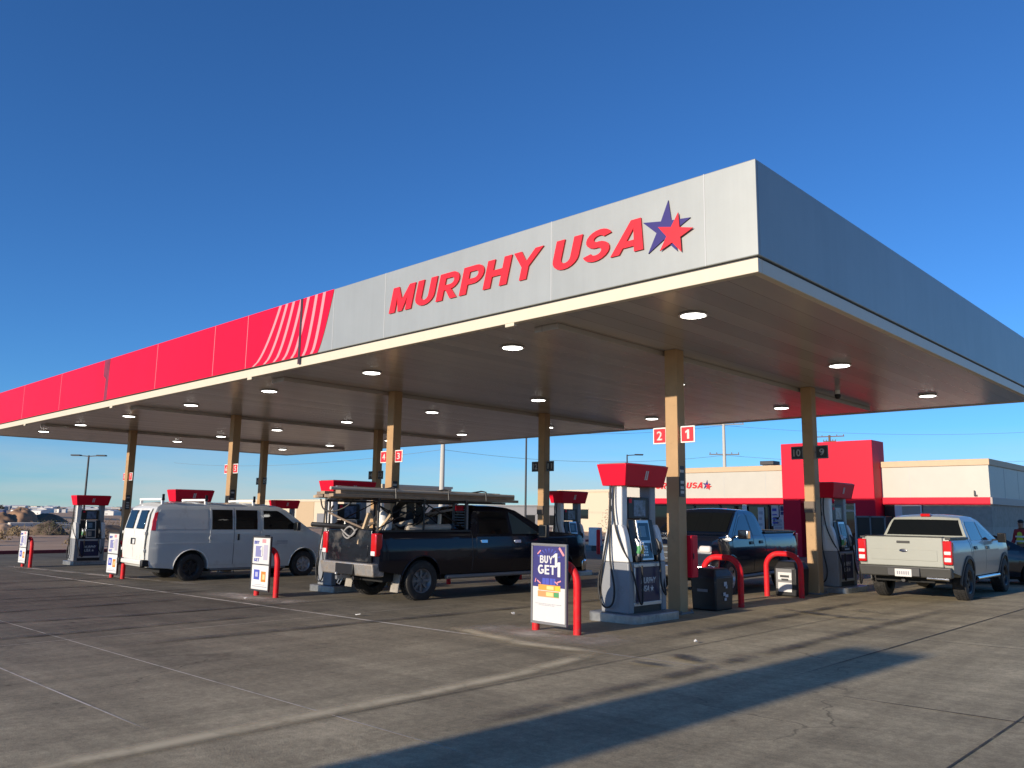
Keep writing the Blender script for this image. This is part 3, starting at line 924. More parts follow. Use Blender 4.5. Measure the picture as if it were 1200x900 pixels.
        # nozzles in boots, with coloured guards, and their hoses
        for k, yy in enumerate((-.30, -.215, .30)):
            col = (M['green'], M['yellow'], M['black'])[k]
            b = MB(); b.box(min(sx * .24, sx * .31), max(sx * .24, sx * .31), yy - .035, yy + .035, .96, 1.06); bt = b.build('nozzle_boot', M['black'], o, bevel=0.01)
            b = MB()
            b.tube([(sx * .295, yy, 1.04), (sx * .315, yy, 1.14), (sx * .30, yy, 1.25), (sx * .25, yy, 1.33)], [.018, .026, .028, .018], 8)
            b.tube([(sx * .325, yy, 1.10), (sx * .365, yy, 1.17), (sx * .335, yy, 1.28)], .010, 6)
            nz = b.build('nozzle', M['silver'] if k < 2 else M['black'], o)
            b = MB(); b.tube([(sx * .305, yy, 1.10), (sx * .322, yy, 1.17), (sx * .31, yy, 1.22)], .036, 10); b.build('nozzle_guard', col, nz)
        # hoses: from the valance down the pillar, loop, and back to the nozzle
        for k, (ys, bot, ye, out) in enumerate(((-.555, .34, -.30, .03), (.47, .40, .30, .03))):
            if k == 0 and sx > 0:
                continue
            pts = [(sx * .075 * (1 + k * .25), ys, 2.21), (sx * .08, ys - .01 * (1 if ys < 0 else -1), 1.9), (sx * .10, ys - .02 * (1 if ys < 0 else -1), 1.5),
                   (sx * (.20 + .3 * out), ys - .03 * (1 if ys < 0 else -1), .95), (sx * (.27 + .5 * out), ys, .6), (sx * (.31 + .6 * out), ys + .03 * (1 if ys < 0 else -1), bot + .06),
                   (sx * (.345 + .4 * out), (ys * .65 + ye * .35), bot), (sx * (.335 + .2 * out), (ys * .3 + ye * .7), bot + .08), (sx * .335, ye, .62), (sx * .325, ye, .88), (sx * .30, ye, 1.06)]
            b = MB(); b.tube(smooth_curve(pts, 5), .0155, 8); b.build('hose', M['rubber'], o)
            for zz in (2.0, 1.78):
                b = MB(); b.cyl((sx * .078, ys, zz), (sx * .08, ys, zz + .09), .026, n=10); b.build('hose_coupling', M['dark'], o)
    # hanging hose loop on the end face towards the camera side
    b = MB(); b.tube(smooth_curve([(-.07, -.55, 2.2), (-.07, -.575, 1.6), (-.05, -.60, 1.0), (.03, -.60, .55), (.0, -.605, .30), (-.12, -.61, .22), (-.24, -.60, .30), (-.31, -.58, .58), (-.315, -.50, .85), (-.30, -.34, 1.02)], 6), .0155, 8)
    b.build('hose', M['rubber'], o)
    b = MB(); b.tube(smooth_curve([(.0, -.55, 2.2), (.0, -.575, 1.85), (.06, -.59, 1.5), (.17, -.57, 1.2), (.275, -.50, .95), (.32, -.40, .60), (.325, -.30, .33), (.325, -.235, .30), (.32, -.21, .5), (.315, -.215, .9)], 6), .0155, 8)
    b.build('hose', M['rubber'], o)
    return o


def smooth_curve(pts, k=6):
    """Catmull-Rom through the points"""
    P = [Vector(p) for p in pts]
    out = []
    n = len(P)
    for i in range(n - 1):
        p0, p1, p2, p3 = P[max(i - 1, 0)], P[i], P[i + 1], P[min(i + 2, n - 1)]
        for s in range(k):
            t = s / k
            out.append(0.5 * ((2 * p1) + (p2 - p0) * t + (2 * p0 - 5 * p1 + 4 * p2 - p3) * t * t + (3 * p1 - p0 - 3 * p2 + p3) * t ** 3))
    out.append(P[-1])
    return out


PUMPY = [11.64, 19.95]
plab = [['nearest fuel pump, white over grey with a red top, behind the nearest poster', 'fuel pump behind the bed of the lumber-loaded black pickup',
         'fuel pump whose red top shows over the roof of the white van', 'leftmost fuel pump standing against the dirt field'],
        ['fuel pump between the tan back-row column and the sage green pickup', 'fuel pump ahead of the lumber-loaded black pickup by the thin dark pole',
         'back-row fuel pump hidden behind the lumber on the black pickup', 'small far fuel pump seen over the front end of the white van']]
pp = None
for j in range(2):
    for i in range(4):
        if pp is None:
            pp = make_pump(); o = pp
        else:
            o = copy_tree(pp)
        o.location = (COLX[i], PUMPY[j], gz(COLX[i]))
        o['label'] = plab[j][i]


# ------------------------------------------------------------------ red hoops, poster frames, bins
def hoop(x, y, h, label, w=.80, r=.058):
    z = gz(x)
    b = MB()
    rr = .30
    pts = [(-w / 2, 0, -.05), (-w / 2, 0, h - rr - .1)]
    pts += [(-w / 2 + rr - rr * math.cos(R(a)), 0, h - rr + rr * math.sin(R(a))) for a in range(0, 91, 10)]
    pts += [(w / 2 - rr + rr * math.sin(R(a)), 0, h - rr + rr * math.cos(R(a))) for a in range(0, 91, 10)]
    pts += [(w / 2, 0, h - rr - .1), (w / 2, 0, -.05)]
    b.tube(pts, r, 16)
    o = b.build('guard_hoop', M['red_post'], None)
    o.location = (x, y, z)
    return tag(o, label, 'guard hoop', 'red bent-pipe guard hoops at the island ends')


SIGNX = [-8.10, -16.35, -24.55, -32.7]
hl = ['red pipe hoop behind the buy one get one poster', 'red pipe hoop behind the poster beside the white van', 'red pipe hoop in front of the white van rear bumper', 'red pipe hoop at the far left island']
for i in range(4):
    hoop(SIGNX[i], 9.42, 1.0, hl[i])
hoop(-8.38, 14.72, 0.93, 'red pipe hoop arching behind the black bin next to the near column')
hoop(-8.42, 17.45, 0.93, 'red pipe hoop in front of the bin with white stickers')
for i, w_ in ((1, 'behind the loaded black pickup'), (2, 'behind the white van')):
    for y, n_ in ((14.72, 'nearer'), (17.45, 'farther')):
        hoop(COLX[i] - .1, y, .93, f'{n_} of two red pipe hoops under the canopy {w_}')


def poster(i, label, rz):
    x = SIGNX[i]
    o = thing('poster_sign', label, 'poster sign', (x, 9.26, gz(x) + .12), rz, 'framed posters strapped to the red hoops')
    W, Hh = .355, 1.16
    b = MB()
    for x0, x1, z0, z1 in ((-W, W, 0, .035), (-W, W, Hh - .035, Hh), (-W, -W + .03, .037, Hh - .037), (W - .03, W, .037, Hh - .037)):
        b.box(x0, x1, -.022, .022, z0, z1)
    b.build('frame', M['dark'] if i else M['grey'], o, bevel=0.005, smooth=0)
    b = MB(); b.box(-W + .031, W - .031, -.008, .018, .036, Hh - .036); b.build('backing', M['poster_white'], o, smooth=0)
    def rect(name, x0, x1, z0, z1, m, lift=.001, parent=o):
        bb = MB(); bb.box(x0, x1, -.009 - lift, -.0085 - lift * .5, z0, z1)
        return bb.build(name, m, parent, smooth=0)
    return o, rect


o, rect = poster(0, "framed white and navy 'buy 1 get 1' poster on the nearest red hoop", R(-2))
nv = rect('navy_print', -.322, .322, .53, 1.122, M['navy_sign'])
strokes('letter', [G[c] for c in 'BUY'], -.18, .875, .11, .265, M['poster_white'], nv, -.0105, .003, 0)
strokes('letter', [G[c] for c in 'GET'], -.22, .715, .135, .355, M['poster_white'], nv, -.0105, .003, 0)
strokes('letter', [G['1']], .085, .845, .18, .105, M['poster_white'], nv, -.0138, .003, 0)
strokes('letter', [G['1']], .135, .69, .21, .12, M['poster_white'], nv, -.0172, .003, 0)
BLUEP = mat('poster_blue', (0.07, 0.09, 0.42), 0.5)
PINKP = mat('poster_pink', (0.75, 0.28, 0.30), 0.5)
b = MB()
for k in range(9):                                       # faint sun-ray streaks
    a = R(20 + 17.5 * k)
    b.prism([(-.0 + .12 * math.cos(a), .92 + .10 * math.sin(a)), (.0 + .24 * math.cos(a - .05), .92 + .17 * math.sin(a - .05)), (.24 * math.cos(a + .05), .92 + .17 * math.sin(a + .05))],
            lambda u, v: (u, -.0105, v), lambda u, v: (u, -.0109, v))
for x_, w_ in ((-.10, .03), (-.03, .035), (.05, .03), (.11, .02)):
    b.box(x_ - w_, x_ + w_, -.0109, -.0105, .57, .66)
kind(b.build('ray_print', BLUEP, nv, smooth=0), 'stuff')
b = MB()
for cx, cz, a, l in ((.25, 1.05, -50, .12), (-.20, 1.03, 40, .07), (-.27, .62, 70, .05), (.20, .62, 20, .07), (.15, .60, -30, .06), (-.2, .60, -30, .07)):
    c_, s_ = math.cos(R(a)), math.sin(R(a))
    b.prism([(cx + l * (c_ * p - s_ * q * .28), cz + l * (s_ * p + c_ * q * .28)) for p, q in ((-.6, -.5), (.6, -.5), (.6, .5), (-.6, .5))], lambda u, v: (u, -.0112, v), lambda u, v: (u, -.0116, v))
b.build('confetti_print', PINKP, nv, smooth=0)
for k, (z0, z1, xa, xb) in enumerate(((.485, .565, -.21, .23), (.39, .475, -.22, .20))):
    pk = rect('snack_print', xa, xb, z0, z1, mat('snack_orange', ((0.75, 0.33, 0.06), (0.80, 0.30, 0.12))[k], 0.4), .003)
    b = MB(); b.box(xa + .17, xa + .31, -.0135, -.0125, z0 + .015, z1 - .015); b.build('snack_label', mat('snack_yellow', (0.80, 0.62, 0.25), 0.4), pk, smooth=0)
    b = MB(); b.box(xb - .10, xb, -.0135, -.0125, z0 + .006, z1 - .01); b.build('snack_end', M['yellow'] if k == 0 else M['green'], pk, smooth=0)
b = MB()
for z, a, c in ((.285, -.27, .25), (.265, -.20, .12)):
    x_ = a
    while x_ < c:
        w_ = random.uniform(.015, .05); b.box(x_, min(x_ + w_, c), -.0105, -.0095, z, z + .012); x_ += w_ + .012
b.build('small_print', M['poster_grey'], o, smooth=0)
pl2 = ['tall framed poster with blue and orange print beside the front door of the white van', 'framed poster in front of the rear of the white van', 'narrow framed poster on the far left red hoop']
for i in (1, 2, 3):
    o, rect = poster(i, pl2[i - 1], R(3))
    rect('lower_sheet', -.31, .31, .06, .52, mat('sheet_white', (0.72, 0.71, 0.70), 0.5))
    rect('divider', -.322, .322, .55, .575, M['dark'], .002)
    rect('blue_print', -.22, .02, .72, .95, mat('print_blue', (0.22, 0.22, 0.42), 0.5), .002)
    strokes('letter', [G['1']], -.04, .74, .2, .11, M['poster_white'], o, -.0125, .003, 0)
    rect('pale_print', .09, .24, .66, .98, mat('print_pale', (0.45, 0.42, 0.52), 0.5), .002)
    strokes('letter', [G[c] for c in 'BUY'], -.28, .99, .07, .19, BLUEP, o, -.0125, .002, 0)
    strokes('letter', [G[c] for c in 'GET'], -.26, .62, .07, .20, BLUEP, o, -.0125, .002, 0)
    rect('pink_print', .02, .16, 1.02, 1.10, PINKP, .002)
    rect('grey_print', -.28, .28, .085, .11, M['poster_grey'], .002)
    rect('grey_print', -.20, .20, .13, .145, M['poster_grey'], .002)
    rect('yellow_print', .10, .19, .25, .36, mat('print_yellow', (.75, .55, .25), .5), .004)
    rect('pale_print', -.18, -.08, .30, .40, mat('print_lilac', (.42, .42, .62), .5), .004)
    rect('blue_print', -.24, -.02, .24, .45, BLUEP, .002)
    rect('orange_print', .04, .22, .20, .42, M['orange'], .002)


def bin_(x, y, label, stickers):
    o = thing('waste_bin', label, 'waste bin', (x, y, gz(x)), 0, 'black waste bins between the columns')
    q = [(-1, -1), (1, -1), (1, 1), (-1, 1)]
    b = MB(); b.hexa([(.25 * a, .30 * c, 0) for a, c in q], [(.27 * a, .33 * c, .62) for a, c in q]); b.build('body', M['black'], o, bevel=0.03, seg=3)
    b = MB(); b.hexa([(.275 * a, .335 * c, .60) for a, c in q], [(.20 * a, .25 * c, .76) for a, c in q]); b.build('lid', M['black'], o, bevel=0.03, seg=3)
    if stickers == 1:
        b = MB(); b.box(-.12, .10, -.334, -.329, .34, .39); b.build('label_plate', M['grey'], o)
        b = MB()
        for k, (a, z, w_, h_) in enumerate(((-.04, .44, .10, .08), (.02, .40, .06, .06), (-.07, .27, .08, .06), (.0, .24, .10, .05), (-.03, .18, .07, .05))):
            b.box(.272, .276, a, a + w_, z, z + h_)
        b.build('sticker', mat('sticker_grey', (0.45, 0.47, 0.52), 0.5), o)
    else:
        b = MB(); b.box(-.21, .16, -.334, -.322, .16, .60); b.build('face_plate', M['grey'], o, bevel=0.004)
        b = MB(); b.box(-.16, .155, -.339, -.3345, .36, .52); b.build('sticker', M['poster_white'], o)
        b = MB(); b.box(-.16, .155, -.339, -.3345, .10, .30); b.build('sticker', M['poster_white'], o)
        b = MB(); b.box(-.11, .10, -.342, -.3395, .41, .46); b.box(-.08, .08, -.342, -.3395, .34, .385); b.build('sticker_print', M['dark'], o)
    return o


bin_(-8.17, 13.98, 'square black waste bin beside the near column', 1)
bin_(-8.47, 17.95, 'black waste bin with white stickers behind a red hoop', 2)
o = thing('red_cabinet', 'narrow dark red cabinet on the back of the near column', 'cabinet', (-8.22, 13.12, gz(-8.2)))
b = MB(); b.box(-.13, .15, 0, .22, .62, 1.37); b.build('body', M['red'], o, bevel=0.012)
b = MB(); b.box(.151, .157, .03, .19, .68, 1.31); dd = b.build('door', M['red'], o, bevel=0.004)
b = MB(); b.box(.158, .175, .04, .055, .95, 1.05); b.build('handle', M['dark'], dd)

# ------------------------------------------------------------------ vehicles
class Form:
    """a vehicle skin: side outline (y, z) given a half width that varies with height and length"""
    def __init__(self, outline, W, zt, yt, crown=0.0, roofz=9.0, pull=0.0, ends=(0, 5), pl=0.5):
        self.o, self.W, self.zt, self.yt = outline, W, zt, yt
        self.crown, self.roofz, self.pull, self.ends, self.pl = crown, roofz, pull, ends, pl

    def hw(self, y, z):
        return self.W * float(np.interp(z, [a for a, _ in self.zt], [c for _, c in self.zt])) * float(np.interp(y, [a for a, _ in self.yt], [c for _, c in self.yt]))

    def P(self, t, y, z, off=0.0):
        x = t * self.hw(y, z)
        y0, y1 = self.ends
        k = abs(t) ** 3
        yy = y
        if y < y0 + self.pl:
            yy += self.pull * k * (1 - (y - y0) / self.pl)
        if y > y1 - self.pl:
            yy -= self.pull * 2.0 * k * (1 - (y1 - y) / self.pl)
        zz = z + (self.crown * (1 - t * t) * min(1, max(0, (z - self.roofz) / .1)))
        return Vector((x + off * (1 if t > 0 else -1), yy, zz))

    def cap2d(self, poly, step=0.12):
        bm = bmesh.new()
        vs = [bm.verts.new((0, y, z)) for y, z in poly]
        es = [bm.edges.new((vs[i], vs[(i + 1) % len(vs)])) for i in range(len(vs))]
        bmesh.ops.triangle_fill(bm, edges=es, use_beauty=True)
        ys = [p[0] for p in poly]
        zs = [p[1] for p in poly]
        for z in [a for a, _ in self.zt] + list(np.arange(min(zs) + step, max(zs), step)):
            if min(zs) + .004 < z < max(zs) - .004:
                bmesh.ops.bisect_plane(bm, geom=bm.verts[:] + bm.edges[:] + bm.faces[:], plane_co=(0, 0, z), plane_no=(0, 0, 1), dist=1e-4)
        for y in [a for a, _ in self.yt] + list(np.arange(min(ys) + .3, max(ys), .3)):
            if min(ys) + .004 < y < max(ys) - .004:
                bmesh.ops.bisect_plane(bm, geom=bm.verts[:] + bm.edges[:] + bm.faces[:], plane_co=(0, y, 0), plane_no=(0, 1, 0), dist=1e-4)
        bm.verts.index_update()
        V = [(v.co.y, v.co.z) for v in bm.verts]
        Fc = [[v.index for v in f.verts] for f in bm.faces]
        # ordered boundary
        nxt = {}
        for e in bm.edges:
            if len(e.link_faces) == 1:
                l = e.link_loops[0] if hasattr(e, 'link_loops') and e.link_loops else None
                a, c = l.vert.index, l.link_loop_next.vert.index
                nxt.setdefault(a, []).append(c)
        bm.free()
        # consistent walk (undirected)
        adj = {}
        for a, cs in nxt.items():
            for c in cs:
                adj.setdefault(a, []).append(c)
                adj.setdefault(c, []).append(a)
        start = next(iter(adj))
        loop = [start]
        prev, cur = None, start
        while True:
            cand = [q for q in adj[cur] if q != prev]
            if not cand:
                break
            prev, cur = cur, cand[0]
            if cur == start:
                break
            loop.append(cur)
        return V, Fc, loop

    def shell(self, name, m, parent, open_top=None, n=10, smooth=32, bevel=0.0):
        V, Fc, loop = self.cap2d(self.o)
        b = MB()
        ts = [-1 + 2 * k / n for k in range(n + 1)]
        side = {}
        for t in (-1, 1):
            side[t] = [b.bm.verts.new(self.P(t, y, z)) for y, z in V]
            for f in Fc:
                b.bm.faces.new([side[t][i] for i in f])
        rows = []
        for i in loop:
            rows.append([side[-1][i]] + [b.bm.verts.new(self.P(t, *V[i])) for t in ts[1:-1]] + [side[1][i]])
        m_ = len(rows)
        for k in range(m_):
            A, B = rows[k], rows[(k + 1) % m_]
            (ya, za), (yb, zb) = V[loop[k]], V[loop[(k + 1) % m_]]
            if open_top and min(za, zb) > open_top[2] and min(ya, yb) > open_top[0] - .01 and max(ya, yb) < open_top[1] + .01:
                continue
            for q in range(n):
                b.bm.faces.new((A[q], A[q + 1], B[q + 1], B[q]))
        return b.build(name, m, parent, smooth=smooth, bevel=bevel, recalc=not open_top) if not open_top else self._fin(b, name, m, parent, smooth)

    def _fin(self, b, name, m, parent, smooth):
        bmesh.ops.recalc_face_normals(b.bm, faces=b.bm.faces)
        return b.build(name, m, parent, smooth=smooth, recalc=False)

    def patch(self, name, poly, side, m, parent, off=.006, thick=.006, bevel=0.0, smooth=30, step=.12):
        """panel that follows the side skin"""
        V, Fc, loop = self.cap2d(poly, step)
        b = MB()
        A = [b.bm.verts.new(self.P(side, y, z, off)) for y, z in V]
        for f in Fc:
            b.bm.faces.new([A[i] for i in f])
        B = {i: b.bm.verts.new(self.P(side, *V[i], off - thick)) for i in loop}
        for k in range(len(loop)):
            i, j = loop[k], loop[(k + 1) % len(loop)]
            b.bm.faces.new((A[i], A[j], B[j], B[i]))
        return b.build(name, m, parent, smooth=smooth, bevel=bevel)

    def strip(self, name, line, t0, t1, m, parent, off=.006, n=10, inset=None):
        """sheet lying over the skin between points of the outline (windscreen, rear window, grille)"""
        b = MB()
        L = [Vector((0, y, z)) for y, z in line]
        rows = []
        for i, p in enumerate(L):
            d = (L[min(i + 1, len(L) - 1)] - L[max(i - 1, 0)]).normalized()
            nn = Vector((0, d.z, -d.y))
            ta, tb = (t0, t1) if inset is None else (t0 + inset * i / (len(L) - 1), t1 - inset * i / (len(L) - 1))
            row = []
            for k in range(n + 1):
                q = self.P(ta + (tb - ta) * k / n, p.y, p.z)
                row.append(b.bm.verts.new(q + nn * off))
            rows.append(row)
        for i in range(len(rows) - 1):
            for k in range(n):
                b.bm.faces.new((rows[i][k], rows[i][k + 1], rows[i + 1][k + 1], rows[i + 1][k]))
        # thickness
        ge = bmesh.ops.extrude_face_region(b.bm, geom=b.bm.faces[:])
        d = (L[-1] - L[0]).normalized()
        nn = Vector((0, d.z, -d.y))
        for v in ge['geom']:
            if isinstance(v, bmesh.types.BMVert):
                v.co -= nn * min(abs(off), .004) * (1 if off > 0 else -1)
        return b.build(name, m, parent, smooth=30)


def arch(yc, zc, r, z0, n=14, rev=False):
    """outline points of a wheel opening, from front to rear along the sill"""
    a0 = math.degrees(math.asin((z0 - zc) / r)) if abs(z0 - zc) < r else -30
    P = [(yc + r * math.cos(R(a0 + (180 - 2 * a0) * k / n)), zc + r * math.sin(R(a0 + (180 - 2 * a0) * k / n))) for k in range(n + 1)]
    return P[::-1] if rev else P


TYRE = mat('tyre_rubber', (0.022, 0.021, 0.020), 0.75, var=0.2, scale=8, dirt=(0.10, 0.085, 0.07), dirt_amt=0.35, dirt_scale=6)
RIM_DK = mat('rim_black', (0.018, 0.018, 0.02), 0.35, rvar=0.1)
RIM_STEEL = mat('rim_steel', (0.20, 0.20, 0.20), 0.45, metal=0.4, dirt=(0.10, 0.085, 0.07), dirt_amt=0.5)
RIM_ALU = mat('rim_alloy', (0.42, 0.42, 0.43), 0.35, metal=0.6, dirt=(0.15, 0.12, 0.10), dirt_amt=0.4)
UNDER = mat('underbody', (0.010, 0.010, 0.010), 0.8)


def wheel(parent, x, y, r, w, rim_r, m, spokes=5, dual=False, name='wheel'):
    """tyre mesh with rim as sub-part; the outer face looks away from the car's middle"""
    s = 1 if x > 0 else -1
    Mx = Matrix.Translation((x, y, r)) @ Matrix.Rotation(R(90) * s, 4, 'Y')
    b = MB()
    h = w / 2
    prof = [(rim_r, -h * .8), (rim_r + .02, -h * .98), (r * .86, -h * 1.02), (r * .95, -h * .93), (r * .985, -h * .72), (r, -h * .3), (r, h * .3), (r * .985, h * .72), (r * .95, h * .93), (r * .86, h * 1.02), (rim_r + .02, h * .98), (rim_r, h * .8)]
    b.lathe(prof, 40, Mx)
    # tread blocks
    for k in range(40):
        a = 2 * math.pi * k / 40
        for q in (-1, 0, 1):
            c = Mx @ Vector((math.cos(a + q * .05) * (r + .001), math.sin(a + q * .05) * (r + .001), q * h * .52))
            ob_rot = (Mx.to_3x3() @ Matrix.Rotation(a + q * .05, 3, 'Z')).to_euler()
            b.obox(c, (.016, r * .11, h * .44), ob_rot)
    t = b.build(name, TYRE, parent, smooth=40, recalc=True)
    b = MB()
    b.lathe([(0, h * .42), (rim_r * .22, h * .45), (rim_r * .26, h * .38), (rim_r * .34, h * .30), (rim_r * .78, h * .30), (rim_r * .86, h * .55), (rim_r * .97, h * .86), (rim_r * 1.03, h * .90), (rim_r * 1.03, h * .75), (rim_r * .9, h * .2), (0, h * .1)], 36, Mx)
    for k in range(spokes):
        a = 2 * math.pi * k / spokes
        c = Mx @ Vector((math.cos(a) * rim_r * .58, math.sin(a) * rim_r * .58, h * .46))
        b.obox(c, (rim_r * .72, rim_r * (.30 if spokes < 7 else .2), h * .34), (Mx.to_3x3() @ Matrix.Rotation(a, 3, 'Z')).to_euler())
    for k in range(8):
        a = 2 * math.pi * (k + .5) / 8
        c0 = Mx @ Vector((math.cos(a) * rim_r * .36, math.sin(a) * rim_r * .36, h * .3))
        c1 = Mx @ Vector((math.cos(a) * rim_r * .36, math.sin(a) * rim_r * .36, h * .56))
        b.cyl(c0, c1, .013, n=6)
    b.build('rim', m, t, smooth=35)
    return t


def mirror(parent, F_, s, y, z, w, h, m):
    x = F_.hw(y, z)
    b = MB()
    b.bar((s * (x - .03), y, z), (s * (x + .10), y, z + .01), .07, .04)
    b.obox((s * (x + .10 + w / 2), y - .01, z + h * .25), (w, .13, h), (0, 0, s * R(12)))
    o = b.build('mirror', m, parent, bevel=.025, seg=3)
    b = MB(); b.obox((s * (x + .10 + w / 2), y - .079, z + h * .25), (w * .84, .006, h * .82), (0, 0, s * R(12))); b.build('mirror_glass', M['glass'], o)
    return o


def lamp_box(name, m, parent, x0, x1, y0, y1, z0, z1, bevel=.02):
    b = MB(); b.box(min(x0, x1), max(x0, x1), y0, y1, z0, z1)
    return b.build(name, m, parent, bevel=bevel, seg=3)


# ---------------------------------------------------------------- white cargo van
def make_van():
    PAINT = mat('van_paint', (0.58, 0.585, 0.56), 0.28, var=0.04, scale=2, coat=0.4, dirt=(0.40, 0.37, 0.33), dirt_amt=0.18, dirt_scale=2.5)
    PSUNLIT = mat('van_paint_sunlit', (0.78, 0.76, 0.70), 0.3, var=0.03, scale=3, coat=0.3, dirt=(0.55, 0.48, 0.38), dirt_amt=0.25, dirt_scale=4)  # same van paint, made paler and creamier to carry the sun on it
    o = thing('cargo_van', 'white passenger van with dark side windows, rear doors tinted sunlit cream and roof bars', 'van', (-23.1, 9.2, gz(-23.1)), R(-2.3))
    out = [(.10, .40), (.045, .55), (.035, .95), (.06, 1.35), (.15, 1.80), (.24, 1.99), (.36, 2.06), (.6, 2.085), (2.5, 2.10), (3.5, 2.085), (3.85, 2.04), (4.05, 1.95), (4.82, 1.40), (4.92, 1.345), (5.25, 1.235), (5.45, 1.13),
           (5.55, .98), (5.58, .75), (5.56, .48), (5.48, .36)]
    out += [(5.18, .33)] + arch(4.67, .37, .47, .33) + [(2.8, .33)] + arch(1.24, .37, .47, .33) + [(.7, .36)]
    F_ = Form(out, .99, [(.3, .95), (.5, .985), (.9, 1.0), (1.3, .985), (1.36, .975), (1.7, .93), (1.95, .875), (2.06, .82), (2.12, .76)],
              [(0, .955), (.25, 1), (4.7, 1), (5.2, .955), (5.6, .86)], crown=.05, roofz=1.95, pull=.05, ends=(.03, 5.6), pl=.6)
    F_.shell('body', PAINT, o, smooth=35)
    b = MB(); b.box(-.72, .72, .5, 5.3, .24, .95); b.build('underbody', UNDER, o)
    S_ = 1
    for s in (-1, 1):
        F_.patch('side_panel', [(.24, 1.40), (.24, 1.80), (.33, 1.93), (1.6, 1.95), (1.66, 1.90), (1.66, 1.40)], s, PAINT, o, .007, .012, bevel=.004)
        dr = F_.patch('sliding_door' if s > 0 else 'side_door', [(1.72, .42), (1.72, 2.0), (3.22, 2.0), (3.22, .42)], s, PAINT, o, .005, .012, bevel=.004)
        F_.patch('window', [(1.77, 1.39), (1.77, 1.94), (2.37, 1.94), (2.37, 1.39)], s, M['glass'], dr, .010, .008, bevel=.003)
        F_.patch('window', [(2.47, 1.39), (2.47, 1.94), (3.13, 1.94), (3.13, 1.39)], s, M['glass'], dr, .010, .008, bevel=.003)
        F_.patch('handle', [(2.52, 1.09), (2.52, 1.27), (2.58, 1.27), (2.58, 1.09)], s, M['black'], dr, .022, .02, bevel=.005)
        F_.patch('seam', [(2.415, .43), (2.415, 2.0), (2.428, 2.0), (2.428, .43)], s, M['dark'], dr, .0065, .004)
        F_.patch('hinge', [(1.70, 1.12), (1.70, 1.20), (1.76, 1.20), (1.76, 1.12)], s, PAINT, dr, .022, .02, bevel=.004)
        fd = F_.patch('front_door', [(3.25, .42), (3.25, 2.0), (3.78, 2.0), (3.98, 1.90), (4.62, 1.42), (4.60, 1.0), (4.22, .88), (4.14, .42)], s, PAINT, o, .005, .012, bevel=.004)
        F_.patch('window', [(3.32, 1.39), (3.32, 1.93), (3.76, 1.93), (3.92, 1.85), (4.50, 1.42), (4.44, 1.39)], s, M['glass'], fd, .010, .008, bevel=.003)
        F_.patch('handle', [(3.36, 1.16), (3.36, 1.22), (3.52, 1.22), (3.52, 1.16)], s, M['black'], fd, .022, .02, bevel=.005)
        F_.patch('decal', [(3.75, .98), (3.75, 1.07), (4.1, 1.07), (4.1, .98)], s, mat('faded_print', (0.36, .37, .38), .5), fd, .0075, .004)
        mirror(fd, F_, s, 4.32, 1.42, .17, .24, M['black'])
        # wheel-arch flange, its lit edge painted in the paler colour
        for yc in (1.24, 4.67):
            b = MB(); b.tube([F_.P(s, yc + .485 * math.cos(R(a)), .37 + .485 * math.sin(R(a)), .004) for a in range(0, 181, 12)], .016, 8); b.build('arch_trim', PSUNLIT, o)
        F_.patch('body_line', [(.2, 1.01), (.2, 1.03), (5.0, 1.03), (5.0, 1.01)], s, PAINT, o, .010, .012, bevel=.003)
        F_.patch('tail_light', [(.075, 1.37), (.10, 1.60), (.165, 1.83), (.25, 1.86), (.20, 1.60), (.185, 1.37)], s, M['tail_red'], o, .018, .03, bevel=.008)
        lamp_box('headlight', M['tail_white'], o, s * .55, s * .84, 5.40, 5.56, .82, 1.0, .03)
        wheel(o, s * .86, 1.24, .37, .25, .215, RIM_DK, 6); wheel(o, s * .86, 4.67, .37, .25, .215, RIM_ALU if s > 0 else RIM_DK, 6)
    for s in (-1, 1):
        x0, x1 = (.012, .80) if s > 0 else (-.80, -.012)
        # rear doors as two leaves leaning with the tail
        pr = [(.05, .60), (.02, .9), (.035, 1.35), (.13, 1.80), (.21, 1.95)]
        b = MB()
        W_ = lambda z: 1.0 if z < 1.4 else 1.0 - .12 * (z - 1.4) / .55
        for k in range(len(pr) - 1):
            (ya, za), (yb, zb) = pr[k], pr[k + 1]
            pts = []
            for (yy, zz) in ((ya, za), (yb, zb)):
                pts.append([(x0 * W_(zz), yy - .012, zz), (x1 * W_(zz), yy - .012, zz)])
            b.quad(pts[0][0], pts[0][1], pts[1][1], pts[1][0])
        bmesh.ops.remove_doubles(b.bm, verts=b.bm.verts, dist=1e-4)
        ge = bmesh.ops.extrude_face_region(b.bm, geom=b.bm.faces[:])
        for v in ge['geom']:
            if isinstance(v, bmesh.types.BMVert):
                v.co.y += .022
        rd = b.build('rear_door', PSUNLIT, o, bevel=.006)
        b = MB(); a, c = (x0 + .07 * (s > 0) + .05, x1 - .06 * (s > 0) - .06) if s > 0 else (x0 + .12, x1 - .10)
        b.hexa([(a, .034, 1.40), (c, .034, 1.40), (c, .06, 1.40), (a, .06, 1.40)], [(a * .93, .152, 1.90), (c * .93, .152, 1.90), (c * .93, .18, 1.90), (a * .93, .18, 1.90)])
        for v in b.bm.verts:
            v.co.y -= .030
        b.build('window', M['glass'], rd, bevel=.01)
        b = MB()
        for zz in (.8, 1.25):
            b.box(s * .80 - .03, s * .80 + .03, -.01, .05, zz, zz + .08)
        b.build('hinge', PSUNLIT, rd, bevel=.01)
    b = MB(); b.box(-.16, .16, -.006, .02, .98, 1.15); rp = b.build('number_plate_recess', M['black'], o, bevel=.01)
    b = MB(); b.box(.0, .145, -.010, -.007, 1.0, 1.12); b.build('plate', M['poster_white'], rp)
